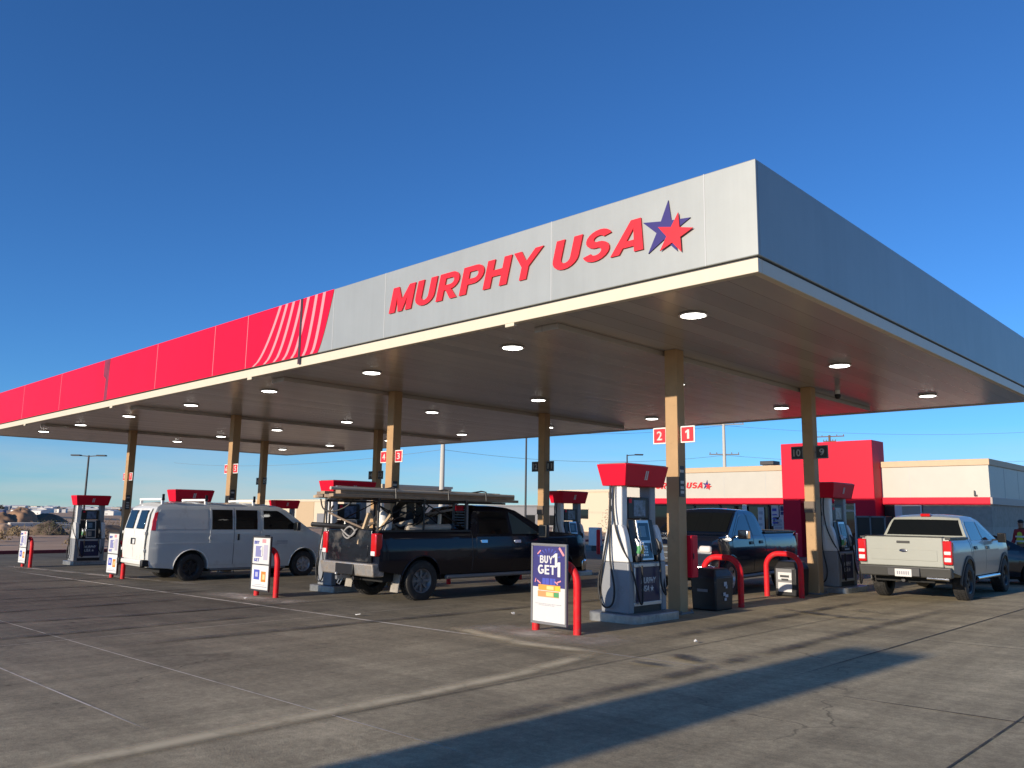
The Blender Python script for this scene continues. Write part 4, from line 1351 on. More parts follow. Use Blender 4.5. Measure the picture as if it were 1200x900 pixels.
    b = MB(); b.box(-.76, .76, -.02, .06, .46, .585); rbp = b.build('rear_bumper', PSUNLIT, o, bevel=.03, seg=3)
    for s in (-1, 1):
        b = MB(); b.box(min(s * .802, s * .95), max(s * .802, s * .95), -.065, .12, .42, .60); b.build('bumper_end', M['black'], rbp, bevel=.03, seg=3)
    b = MB(); b.box(-.95, .95, 5.42, 5.62, .40, .62); b.build('front_bumper', M['black'], o, bevel=.05, seg=3)
    for s in (-1, 1):
        b = MB(); b.box(min(s * .75, s * .93), max(s * .75, s * .93), 1.8, 4.1, .27, .33); b.build('running_board', M['grey'], o, bevel=.01)
    F_.strip('windscreen', [(4.86, 1.38), (4.05, 1.95)], -.9, .9, M['glass'], o, .008)
    for y in (.42, 1.62, 3.05):
        bb = MB(); bb.bar((-.80, y, 2.20), (.80, y, 2.20), .10, .06)
        for s in (-1, 1):
            bb.bar((s * .78, y, 2.02), (s * .76, y, 2.20), .07, .07)
        rb = bb.build('roof_bar', M['white'], o, bevel=.008)
        bb = MB(); bb.box(.79, .82, y - .03, y + .03, 2.17, 2.34); bb.build('ladder_stop', M['black'], rb)
    return o


make_van()


# ---------------------------------------------------------------- pickups
def pickup(name, label, loc, rz, P):
    """P: dict of dimensions; local y forward from the rear bumper"""
    o = thing(name, label, 'pickup truck', loc, rz)
    L_, W, WB, RA, r = P['L'], P['W'], P['WB'], P['RA'], P['r']
    FA = RA + WB
    rail, sill, hood, roof = P['rail'], P['sill'], P['hood'], P['roof']
    cr, cf = P['cab_rear'], P['cab_front']              # cab back y, windscreen base y
    ra = r + .09
    out = [(.14, sill + .12), (.10, .75), (.10, rail), (cr - .05, rail), (cr - .02, rail + .02), (cr + .10, roof - .18), (cr + .22, roof - .05), (cr + .45, roof - .005), (cr + .9, roof), (cr + (cf - cr) * .52, roof - .02),
           (cr + (cf - cr) * .62, roof - .08), (cf - .04, hood + .09), (cf + .05, hood + .05), (cf + .5, hood + .02), (L_ - .45, hood - .02), (L_ - .18, hood - .08), (L_ - .10, hood - .16), (L_ - .06, hood - .35), (L_ - .07, .55), (L_ - .16, sill)]
    out += [(FA + ra + .06, sill)] + arch(FA, r, ra, sill) + [(RA + WB / 2, sill - .0)] + arch(RA, r, ra, sill) + [(RA - ra - .05, sill + .04)]
    belt = P['belt']
    zt = [(sill - .1, .94), (sill + .1, .975), (.8, 1.0), (1.05, 1.0), (belt, .965), (belt + .04, .94), (roof - .10, .765), (roof - .02, .70), (roof + .02, .64)]
    F_ = Form(out, W, zt, [(0, .965), (.2, 1), (L_ - .9, 1), (L_ - .4, .965), (L_, .88)], crown=.04, roofz=roof - .12, pull=.03, ends=(.08, L_), pl=.4)
    paint = P['paint']
    F_.shell('body', paint, o, open_top=(.10, cr - .05, rail - .02), smooth=33)
    b = MB(); b.box(-W * .74, W * .74, .4, L_ - .4, sill - .12, rail - .35); b.build('underbody', UNDER, o)
    # bed: liner with rails
    wi = W * .84
    b = MB()
    zfl = rail - .52
    bed0, bed1 = .17, cr - .06
    for s in (-1, 1):
        x0, x1 = sorted((s * wi, s * W * .955)); b.box(x0, x1, bed0 - .06, bed1, rail - .03, rail + .015)
        x0, x1 = sorted((s * (wi - .02), s * wi)); b.box(x0, x1, bed0, bed1, zfl, rail - .031)
    b.box(-wi, wi, bed1 - .03, bed1, zfl, rail + .0); b.box(-wi, wi, bed0, bed1 - .031, zfl - .02, zfl)
    b.build('bed_liner', P.get('liner', M['black']), o, bevel=.006)
    # tailgate
    tg = W * .80
    b = MB(); b.box(-tg, tg, .055, .16, P['tg0'], rail + .012); tgo = b.build('tailgate', P.get('tgpaint', paint), o, bevel=.018, seg=3)
    b = MB(); b.box(-tg - .02, tg + .02, .045, .165, rail + .0135, rail + .032); b.build('tailgate_cap', M['black'], tgo, bevel=.006)
    b = MB(); b.box(-tg * .86, tg * .86, .046, .0545, P['tg0'] + .12, P['tg0'] + .34); b.build('pressing', P.get('tgpaint', paint), tgo, bevel=.004)
    b = MB(); b.box(-.13, .13, .040, .0545, rail - .12, rail - .07); b.build('handle', M['black'], tgo, bevel=.006)
    for s in (-1, 1):
        # doors
        dsplit = P['split']
        zb = sill + .05
        d0, d1 = cr + .10, cf - .10
        slope = [(cf - .30, belt + .02)]
        hw_top = roof - .07
        rd = [(d0 + .03, zb), (d0, belt - .1), (d0 + .03, belt + .06), (d0 + .14, hw_top - .06), (d0 + .26, hw_top), (dsplit - .01, hw_top), (dsplit - .01, zb)]
        ytop = cr + (cf - cr) * .60
        fd = [(dsplit + .01, zb), (dsplit + .01, hw_top), (ytop - .12, hw_top - .015), (ytop + .02, hw_top - .08), (cf - .16, belt + .05), (cf - .08, belt - .08), (cf - .10, zb)]
        # keep the rear door clear of the rear wheel opening
        rdo = F_.patch('rear_door', rd, s, paint, o, .005, .012, bevel=.004)
        fdo = F_.patch('front_door', fd, s, paint, o, .005, .012, bevel=.004)
        gl = P.get('glass', M['glass'])
        F_.patch('window', [(d0 + .10, belt + .05), (d0 + .17, hw_top - .13), (d0 + .28, hw_top - .05), (dsplit - .05, hw_top - .05), (dsplit - .05, belt + .05)], s, gl, rdo, .010, .009, bevel=.003)
        F_.patch('window', [(dsplit + .05, belt + .05), (dsplit + .05, hw_top - .05), (ytop - .15, hw_top - .065), (ytop - .02, hw_top - .13), (cf - .26, belt + .05)], s, P.get('fglass', gl), fdo, .010, .009, bevel=.003)
        hm = P.get('handle', M['black'])
        F_.patch('handle', [(d0 + .12, belt - .14), (d0 + .12, belt - .07), (d0 + .32, belt - .07), (d0 + .32, belt - .14)], s, hm, rdo, .03, .026, bevel=.008)
        F_.patch('handle', [(dsplit + .06, belt - .15), (dsplit + .06, belt - .08), (dsplit + .27, belt - .08), (dsplit + .27, belt - .15)], s, hm, fdo, .03, .026, bevel=.008)
        mirror(fdo, F_, s, cf - .30, belt + .04, P.get('mw', .18), P.get('mh', .22), P.get('mirror', M['black']))
        # cladding round the wheel openings
        if P.get('flare'):
            for yc in (RA, FA):
                b = MB()
                ri, ro = ra - .005, ra + .065
                A = [(yc + ro * math.cos(R(a)), r + ro * math.sin(R(a))) for a in range(-8, 189, 10)]
                Bq = [(yc + ri * math.cos(R(a)), r + ri * math.sin(R(a))) for a in range(188, -9, -10)]
                F_.patch('arch_flare', A + Bq, s, P['flare'], o, .022, .03, bevel=.008)
        else:
            for yc in (RA, FA):
                b = MB(); b.tube([F_.P(s, yc + (ra + .012) * math.cos(R(a)), r + (ra + .012) * math.sin(R(a)), .003) for a in range(0, 181, 12)], .014, 8); b.build('arch_trim', paint, o)
        F_.patch('body_seam', [(cr - .02, sill + .05), (cr - .02, rail), (cr - .005, rail), (cr - .005, sill + .05)], s, M['dark'], o, .003, .006)
        b = MB(); b.tube([(s * (W - .02), RA + ra + .15, sill - .06), (s * (W - .02), FA - ra - .15, sill - .06)], .045, 10); b.build('side_step', P.get('step', M['black']), o)
        wheel(o, s * (W - .135), RA, r, .27, P['rim'], P['rimmat'], P.get('spokes', 6)); wheel(o, s * (W - .135), FA, r, .27, P['rim'], P['rimmat'], P.get('spokes', 6))
        # tail light cluster wraps the corner
        tl = lamp_box('tail_light', M['tail_red'], o, s * (tg + .005), s * (W * .985), .03, .20, P['tl0'], P['tl1'], .025)
        zz0, zz1 = P['tl0'], P['tl1']
        for k in P.get('tlw', [(.05, .25), (.55, .72)]):
            lamp_box('lens', M['tail_white'], tl, s * (tg + .03), s * (W * .965), .018, .05, zz0 + (zz1 - zz0) * k[0], zz0 + (zz1 - zz0) * k[1], .008)
        lamp_box('headlight', M['tail_white'], o, s * (W * .62), s * (W * .90), L_ - .26, L_ - .06, hood - .33, hood - .18, .05)
    # bumpers
    bz0, bz1 = P['bz']
    b = MB()
    b.hexa([(-W * .95, .02, bz0), (W * .95, .02, bz0), (W * .93, .30, bz0), (-W * .93, .30, bz0)], [(-W * .97, -.03, bz1), (W * .97, -.03, bz1), (W * .95, .30, bz1), (-W * .95, .30, bz1)])
    rb = b.build('rear_bumper', P['bumper'], o, bevel=.03, seg=3)
    b = MB(); b.box(-.32, .32, -.05, -.018, bz0 + .02, bz1 - .03); b.build('step_pad', P.get('pad', M['black']), rb, bevel=.01)
    if P.get('plate', True):
        b = MB(); b.box(-.165, .165, -.058, -.051, bz0 + .01, bz0 + .165); pl = b.build('licence_plate', M['poster_white'], rb, bevel=.003)
        b = MB()
        for k in range(6):
            b.box(-.125 + k * .043, -.098 + k * .043, -.0605, -.0585, bz0 + .05, bz0 + .12)
        b.build('plate_print', mat('plate_print', (0.25, .25, .3), .5), pl)
    b = MB()
    b.hexa([(-W * .93, L_ - .22, .42), (W * .93, L_ - .22, .42), (W * .86, L_ + .0, .42), (-W * .86, L_ + .0, .42)], [(-W * .95, L_ - .22, .70), (W * .95, L_ - .22, .70), (W * .88, L_ + .02, .70), (-W * .88, L_ + .02, .70)])
    b.build('front_bumper', P.get('fbumper', M['chrome']), o, bevel=.04, seg=3)
    b = MB(); b.box(-W * .58, W * .58, L_ - .10, L_ - .035, .72, hood - .16); gr = b.build('grille', M['black'], o, bevel=.02)
    b = MB()
    for k in range(3):
        z = .80 + k * (hood - 1.02) / 2.2
        b.box(-W * .56, W * .56, L_ - .036, L_ - .02, z, z + .05)
    b.build('grille_bar', P.get('fbumper', M['chrome']), gr, bevel=.006)
    F_.strip('windscreen', [(cf - .06, hood + .11), (cr + (cf - cr) * .63, roof - .09)], -.93, .93, P.get('ws', M['glass']), o, .008)
    F_.strip('rear_window', [(cr + .175, roof - .10), (cr + .10, roof - .18), (cr - .012, rail + .035)], -.93, .93, M['glass'], o, .010)
    b = MB(); b.box(-.10, .10, cr + .17, cr + .28, roof - .02, roof + .045); b.build('high_brake_light', M['tail_red'], o, bevel=.01)
    b = MB(); b.cyl((-.1, .25, sill - .08), (-.1, 2.2, sill - .04), .04, n=8); b.bar((-.7, RA, r), (.7, RA, r), .12, .12); b.ball((0, RA, r), .16)
    b.build('axle', M['dark'], o)
    return o, F_


# loaded dark pickup
DKBLUE = mat('dark_blue_paint', (0.004, 0.006, 0.014), 0.22, coat=0.3, spec=0.35, dirt=(0.030, 0.027, 0.025), dirt_amt=0.0, dirt_scale=1.6)
DKTAIL = mat('dented_tailgate_paint', (0.006, 0.007, 0.010), 0.25, coat=0.5, bump=0.9, bscale=2.2, dirt=(0.13, 0.115, 0.095), dirt_amt=0.45, dirt_scale=1.6)
gmc, GF = pickup('pickup_truck', 'dark blue crew cab pickup with dented dirty tailgate and a lumber-laden ladder rack', (-14.35, 10.05, gz(-14.35)), R(-1.8),
    dict(L=6.58, W=1.0, WB=4.26, RA=1.22, r=.41, rail=1.43, sill=.52, hood=1.36, roof=1.965, cab_rear=2.62, cab_front=5.02, belt=1.30, split=3.82, paint=DKBLUE, tgpaint=DKTAIL, tg0=.80,
         tl0=.93, tl1=1.38, tlw=[(.02, .22)], bz=(.52, .78), bumper=M['dirty_chrome'], pad=M['black'], plate=False, rim=.24, rimmat=RIM_STEEL, spokes=8, handle=M['chrome'], mw=.22, mh=.30, step=M['grey'], fglass=glass_mat('daylight_tinted_glass', (.075, .105, .105), .06)))  # front glass coloured pale to stand in for daylight through the cab
for s in (-1, 1):
    b = MB(); b.hexa([(s * .83 - .13, .62, .20), (s * .83 + .13, .62, .20), (s * .83 + .13, .64, .20), (s * .83 - .13, .64, .20)], [(s * .83 - .12, .70, .66), (s * .83 + .12, .70, .66), (s * .83 + .12, .72, .66), (s * .83 - .12, .72, .66)])
    b.build('mud_flap', mat('mud_flap', (0.30, .27, .23), .8, var=.3), gmc)
b = MB(); b.bar((0, .1, .50), (0, -.22, .48), .07, .07); b.ball((0, -.22, .56), .035); b.tube([(-.12, -.02, .52), (-.14, -.10, .36), (-.02, -.12, .34), (.02, -.05, .5)], .012, 6); b.build('tow_hitch', M['galv'], gmc)


def rack(parent, W, y0, y1, z0, zt):
    b = MB()
    for y in (y0, (y0 + y1) / 2, y1):
        for s in (-1, 1):
            b.tube([(s * W, y, z0), (s * W, y, zt)], .024, 8)
        b.tube([(-W - .05, y, zt), (W + .05, y, zt)], .024, 8)
    for s in (-1, 1):
        b.tube([(s * W, y0 - .1, zt - .03), (s * W, y1 + 1.2, zt - .03)], .022, 8)
        b.tube([(s * W, y0, z0 + .05), (s * W, (y0 + y1) / 2, zt - .05)], .014, 6)
        b.tube([(s * W, (y0 + y1) / 2, zt - .05), (s * W, y1, z0 + .05)], .014, 6)
    return b.build('ladder_rack', M['black'], parent)


rack(gmc, .90, .12, 2.45, 1.42, 2.06)
b = MB()                                                    # louvred headache rack behind the cab
for k in range(7):
    b.box(.42, .86, 2.50, 2.53, 1.52 + k * .06, 1.545 + k * .06)
b.box(.40, .43, 2.49, 2.54, 1.45, 2.03); b.box(.86, .89, 2.49, 2.54, 1.45, 2.03)
hr = b.build('headache_rack', M['grey'], gmc)
b = MB(); b.box(.50, .78, 2.478, 2.489, 1.86, 1.97); b.build('red_tag', M['red'], hr)

GM = Matrix.Translation(gmc.location) @ Matrix.Rotation(gmc.rotation_euler.z, 4, 'Z')


def on_truck(o):
    o.matrix_world = GM @ o.matrix_basis
    return o


WOOD = [mat('weathered_lumber', (0.36, 0.25, 0.16), 0.75, var=.25, scale=5), mat('fresh_lumber', (0.52, 0.38, 0.23), 0.7, var=.2, scale=6), mat('grey_lumber', (0.24, 0.18, 0.135), 0.8, var=.25, scale=6)]
CARD = mat('cardboard', (0.40, 0.29, 0.19), .8, var=.15)
loads = [(.80, -1.25, 4.15, 2.11, .15, .06, 0, 'brown'), (.62, -.95, 3.9, 2.11, .18, .06, 2, 'grey brown'), (.42, -1.1, 3.6, 2.11, .16, .06, 0, 'brown'), (.22, -.6, 3.8, 2.11, .14, .06, 1, 'pale'),
         (-.05, -.9, 3.4, 2.11, .20, .05, 2, 'grey brown'), (-.35, -1.2, 3.7, 2.11, .15, .06, 0, 'brown'), (-.62, -.8, 3.2, 2.11, .12, .05, 1, 'pale'), (.74, -.75, 4.05, 2.18, .18, .07, 0, 'brown'), (.45, -.5, 3.0, 2.175, .14, .06, 1, 'pale'),
         (.15, -.85, 2.8, 2.175, .16, .06, 0, 'brown'), (-.25, -.7, 3.3, 2.165, .14, .06, 2, 'grey brown')]
for k, (x, ya, yb, z, w_, h_, mi, cn) in enumerate(loads):
    b = MB(); yaw = random.uniform(-.012, .012)
    ya = max(ya, -.95 + (.8 - x) * .35)
    b.bar((x - yaw * 3, ya, z + random.uniform(-.004, .01)), (x + yaw * 3, yb, z - .02), w_, h_)
    q = on_truck(b.build('plank', WOOD[mi], None, bevel=.004))
    tag(q, [f'wide brown plank at the near edge of the rack load', 'grey brown plank low on the rack, second from the near edge', 'third low brown plank from the near edge of the rack', 'pale plank low in the rack load by the middle',
         'widest grey brown board in the middle of the rack', 'low brown plank on the far half of the rack', 'pale narrow plank at the far edge of the rack load', 'top brown plank stacked over the near edge of the rack',
         'short pale plank on top of the rack load', 'top brown plank over the middle of the rack', 'grey brown plank on top at the far half of the rack'][k], 'plank', 'planks strapped on the pickup rack')
for k, (x, z, r_) in enumerate(((.88, 2.25, .034), (.60, 2.27, .04))):
    b = MB(); b.tube([(x, -1.0 + .3 * k, z), (x, 3.95 - .2 * k, z - .04)], r_, 10)
    q = on_truck(b.build('pipe', M['galv'] if k else mat('pvc_pipe', (0.50, .43, .35), .5), None))
    tag(q, ['pale plastic pipe along the near top edge of the rack load', 'grey metal pipe lying on top of the rack load'][k], 'pipe', 'pipes on the pickup rack')
for k, y in enumerate((.5, 1.9, 3.0)):
    b = MB(); b.tube([(-.95, y, 2.07), (-.95, y, 2.16), (-.4, y, 2.225), (.3, y, 2.25), (.8, y, 2.30), (.95, y, 2.28), (.97, y, 2.08)], .018, 6)
    q = on_truck(b.build('strap', M['black'], None)); tag(q, ['black strap nearest the tailgate over the lumber load', 'middle black strap around the lumber load', 'black strap around the lumber load above the cab'][k], 'strap', 'straps round the rack load')


def junk(name, label, cat, mb, m, bevel=.006, grp=None):
    q = on_truck(mb.build(name, m, None, bevel=bevel))
    return tag(q, label, cat, grp)


b = MB(); b.bar((-.2, .3, 1.50), (.75, 2.2, 1.88), .06, .05); junk('timber', 'dark slanting timber across the junk in the pickup bed', 'timber', b, WOOD[2])
b = MB(); b.bar((.3, .1, 1.15), (.55, .15, 1.78), .10, .05); junk('timber', 'upright pale offcut by the tailgate of the loaded pickup', 'timber', b, WOOD[1])
b = MB(); b.bar((.55, .9, 1.30), (.78, 1.5, 1.66), .10, .04); junk('timber', 'short pale slanted offcut at the near bed rail', 'timber', b, WOOD[1])
b = MB(); b.bar((.70, 1.85, 1.05), (.80, 1.80, 1.78), .07, .05); junk('timber', 'pale upright stake halfway along the near bed rail', 'timber', b, M['cream'])
b = MB(); b.box(-.3, .45, .9, 1.5, .95, 1.50); junk('box', 'brown cardboard box in the middle of the pickup bed', 'box', b, CARD)
b = MB(); b.box(.15, .75, 1.55, 2.2, .95, 1.56); junk('sack', 'pale rumpled sack near the cab in the pickup bed', 'sack', b, mat('sack_cloth', (0.48, .42, .33), .9, var=.2, bump=.8, bscale=6), .12)
b = MB(); b.box(-.75, -.1, 1.7, 2.35, .95, 1.62); junk('toolbox', 'dark toolbox against the cab on the far side of the bed', 'toolbox', b, M['dark'], .03)
b = MB(); b.lathe([(0, 0), (.16, .03), (.30, .14), (.36, .30), (.37, .32), (.34, .31), (.28, .16), (0, .05)], 20, Matrix.Translation((.45, 1.35, 1.70)) @ Euler((R(70), R(15), R(20))).to_matrix().to_4x4())
junk('metal_basin', 'black round basin tipped up on the junk in the bed', 'basin', b, M['black'], 0)
b = MB(); b.ball((.35, .62, 1.60), .19, 14, 10, (.7, .6, 1.25)); q = junk('plastic_jug', 'white plastic jug standing by the rear rack post', 'jug', b, M['offwhite'], 0)
b = MB(); b.tube([(.35, .46, 1.72), (.35, .40, 1.66), (.35, .44, 1.56)], .022, 8); hq = b.build('handle', M['dark'], None); hq.parent = q
b = MB(); b.tube([(-.70, -.42, 1.53), (-.3, -.2, 1.51), (.2, .4, 1.46)], .05, 8); junk('jack_handle', 'thick black bar sticking out over the tailgate', 'bar', b, M['black'], 0)
b = MB(); b.tube([(-.5, -.15, 1.78), (-.1, .0, 1.62), (.25, .35, 1.42)], .022, 8); b.tube([(-.50, -.15, 1.78), (-.58, .0, 1.92)], .02, 8); junk('long_tool', 'grey brown handled tool leaning out over the tailgate', 'tool', b, WOOD[2], 0)
b = MB()
b.tube(smooth_curve([(-.3, .02, 1.47), (-.1, -.03, 1.40), (.1, .0, 1.30), (.25, .02, 1.40), (.1, -.02, 1.50), (-.15, .0, 1.36), (.0, .03, 1.26), (.32, .02, 1.46)], 6), .018, 6)
junk('cable', 'grey cable coiled over the top of the tailgate', 'cable', b, mat('grey_cable', (.30, .29, .28), .6), 0)
b = MB()
b.tube(smooth_curve([(.84, .15, 1.95), (.80, .5, 1.78), (.82, .9, 1.92), (.78, 1.2, 1.72), (.80, 1.5, 1.95)], 6), .014, 6); junk('hose', 'thin dark hose looped between the near rack posts', 'hose', b, M['rubber'], 0)
b = MB(); b.tube(smooth_curve([(-.6, -.3, 2.06), (-.45, -.32, 1.86), (-.2, -.25, 1.80), (.05, -.1, 1.9), (.2, .0, 2.06)], 6), .016, 6); junk('rope', 'dark rope loop hanging below the rear of the rack', 'rope', b, M['rubber'], 0)
rj = random.Random(5)
for k in range(12):
    y = .25 + k * .18; x = rj.uniform(-.5, .78); l = rj.uniform(.5, 1.1); a = rj.uniform(-.9, .9)
    b = MB(); b.bar((x, y, 1.22), (max(-.8, min(.82, x + math.sin(a) * l * .6)), min(2.4, y + rj.uniform(-.1, .5)), 1.30 + l * .48 * math.cos(a)), rj.uniform(.03, .07), rj.uniform(.02, .05))
    junk('stick', 'thin dark or brown stick poking up from the tangle in the pickup bed', 'stick', b, (WOOD[2], M['dark'], WOOD[0], M['grey'])[k % 4], .003, 'sticks in the tangle of the pickup bed')
for k in range(5):
    y = .4 + k * .4
    b = MB(); b.tube(smooth_curve([(rj.uniform(-.3, .7), y, 1.35), (rj.uniform(.1, .8), y + .15, 1.75), (rj.uniform(.2, .8), y + .35, 1.5), (rj.uniform(-.1, .7), y + .5, 1.85), (rj.uniform(0, .8), y + .6, 1.45)], 6), .012, 6)
    junk('cord', 'dark cord tangled over the load in the pickup bed', 'cord', b, M['rubber'], 0, 'cords tangled over the pickup load')
WHT = mat('pale_clutter', (.40, .35, .28), .7, var=.2, scale=8)
b = MB(); b.bar((.72, .95, 1.47), (.80, 2.1, 1.50), .16, .14); junk('pipe_bundle', 'pale bundle of wrapped pipes along the near bed rail', 'bundle', b, WHT, .05)
b = MB(); b.bar((.1, .7, 1.42), (.65, 1.2, 1.62), .12, .10); junk('timber', 'pale block of wood lying across the bed junk', 'timber', b, WHT, .02)
b = MB(); b.lathe([(.12, 0), (.15, .33), (.155, .33), (.155, .35), (.13, .34), (.11, .02), (0, .01)], 16, Matrix.Translation((.55, .55, 1.28))); junk('bucket', 'pale plastic bucket by the near rear bed rail', 'bucket', b, M['offwhite'], 0)
b = MB(); b.bar((.50, .32, 1.30), (.78, .55, 1.80), .05, .04); junk('timber', 'thin pale stick leaning on the near rear rack post', 'timber', b, WOOD[1], .004)
b = MB(); b.tube([(.2, 1.1, 1.45), (.45, 1.6, 1.86)], .03, 8); b.ball((.46, 1.62, 1.87), .07); junk('shovel', 'grey metal handled tool poking up beside the round basin', 'tool', b, M['galv'], 0)
for k, (x, y, z, h_) in enumerate(((-.6, .5, 1.2, .55), (-.35, .35, 1.2, .5), (.05, 2.1, 1.5, .35))):
    b = MB(); b.box(x - .14, x + .14, y - .16, y + .16, z - .25, z + h_ * .6)
    junk('crate', ['grey crate in the far rear corner of the pickup bed', 'small grey crate beside the tailgate in the bed', 'grey crate up against the pickup cab'][k], 'crate', b, M['grey'], .02, 'crates in the pickup bed')

# sage green pickup at the right
SAGE = mat('sage_paint', (0.335, 0.345, 0.305), 0.32, var=.02, coat=0.45, dirt=(0.30, .28, .23), dirt_amt=.12, dirt_scale=2)
ran, RF = pickup('pickup_truck', 'sage green crew cab pickup being fuelled at the right, seen from its tailgate', (-6.17, 18.3, gz(-6.17)), R(1.4),
    dict(L=5.35, W=.945, WB=3.22, RA=1.22, r=.395, rail=1.31, sill=.50, hood=1.19, roof=1.775, cab_rear=1.52, cab_front=3.98, belt=1.20, split=2.70, paint=SAGE, tg0=.72, tl0=.78, tl1=1.26, tlw=[(.12, .30), (.42, .56)],
         bz=(.50, .72), bumper=mat('grey_bumper', (.055, .055, .052), .5, var=.1), pad=M['dark'], rim=.23, rimmat=RIM_DK, spokes=6, flare=mat('grey_flare', (.05, .05, .05), .6), step=M['chrome'], fbumper=M['dark']))
b = MB(); b.ball((0, .047, 1.04), .085, 20, 8, (1, .08, .42)); b.build('badge', M['chrome'], ran)
b = MB(); b.ball((0, .040, 1.04), .072, 20, 8, (1, .08, .40)); b.build('badge_centre', mat('badge_blue', (.02, .03, .07), .3), ran)
b = MB(); b.tube([(.45, -.02, .50), (.86, -.02, .49)], .032, 10); b.build('exhaust', M['chrome'], ran)

# dark blue pickup facing the camera
BLUE = mat('deep_blue_paint', (0.003, 0.008, 0.024), 0.16, coat=0.4, spec=.35)
f15, FF = pickup('pickup_truck', 'shiny dark blue pickup facing the camera between the columns', (-11.05, 21.75, gz(-11)), R(187),
    dict(L=5.8, W=.99, WB=3.6, RA=1.2, r=.40, rail=1.40, sill=.45, hood=1.30, roof=1.93, cab_rear=2.55, cab_front=4.75, belt=1.27, split=3.35, paint=BLUE, tg0=.80, tl0=.9, tl1=1.35, bz=(.5, .75), bumper=M['chrome'], rim=.235,
         rimmat=RIM_ALU, mirror=M['chrome'], mw=.26, mh=.20, fbumper=M['chrome'], step=M['grey'], ws=M['glass']))

# ---------------------------------------------------------------- dark car parked beyond the sage pickup
def make_sedan():
    o = thing('parked_car', 'dark car parked beyond the sage pickup at the right edge', 'car', (-9.05, 25.1, gz(-9.05)), R(-70))
    PA = mat('black_car_paint', (.008, .010, .016), .15, coat=.6)
    out = [(.10, .38), (.03, .6), (.06, .88), (.25, .99), (.75, 1.03), (1.35, 1.36), (1.75, 1.44), (2.5, 1.43), (2.95, 1.30), (3.55, .98), (4.2, .88), (4.5, .76), (4.6, .55), (4.55, .32)]
    out += [(4.2, .26)] + arch(3.72, .32, .38, .26) + [(2.2, .25)] + arch(.95, .32, .38, .26) + [(.4, .28)]
    F_ = Form(out, .91, [(.2, .95), (.4, .99), (.7, 1.0), (.95, .96), (1.0, .93), (1.36, .72), (1.46, .62)], [(0, .9), (.4, 1), (3.8, 1), (4.6, .84)], crown=.04, roofz=1.3, pull=.08, ends=(.03, 4.6), pl=.6)
    F_.shell('body', PA, o, smooth=35)
    b = MB(); b.box(-.65, .65, .4, 4.2, .18, .6); b.build('underbody', UNDER, o)
    for s in (-1, 1):
        d = F_.patch('front_door', [(2.15, .34), (2.13, 1.36), (2.5, 1.36), (2.9, 1.24), (3.35, 1.0), (3.3, .34)], s, PA, o, .005, .012, bevel=.004)
        F_.patch('window', [(2.2, 1.0), (2.2, 1.33), (2.48, 1.33), (2.82, 1.22), (3.16, 1.0)], s, M['glass'], d, .010, .008)
        d = F_.patch('rear_door', [(1.35, .70), (1.25, 1.0), (1.42, 1.3), (1.6, 1.36), (2.11, 1.36), (2.13, .34), (1.45, .34)], s, PA, o, .005, .012, bevel=.004)
        F_.patch('window', [(1.35, 1.0), (1.5, 1.27), (1.66, 1.33), (2.06, 1.33), (2.06, 1.0)], s, M['glass'], d, .010, .008)
        mirror(o, F_, s, 3.05, 1.0, .14, .13, PA)
        lamp_box('tail_light', M['tail_red'], o, s * .5, s * .85, .02, .2, .72, .88)
        wheel(o, s * .78, .95, .32, .21, .21, RIM_ALU, 5); wheel(o, s * .78, 3.72, .32, .21, .21, RIM_ALU, 5)
    F_.strip('windscreen', [(3.5, 1.0), (2.98, 1.285)], -.88, .88, M['glass'], o, .008)
    F_.strip('rear_window', [(1.32, 1.345), (.80, 1.055)], -.85, .85, M['glass'], o, .008)
    return o


make_sedan()


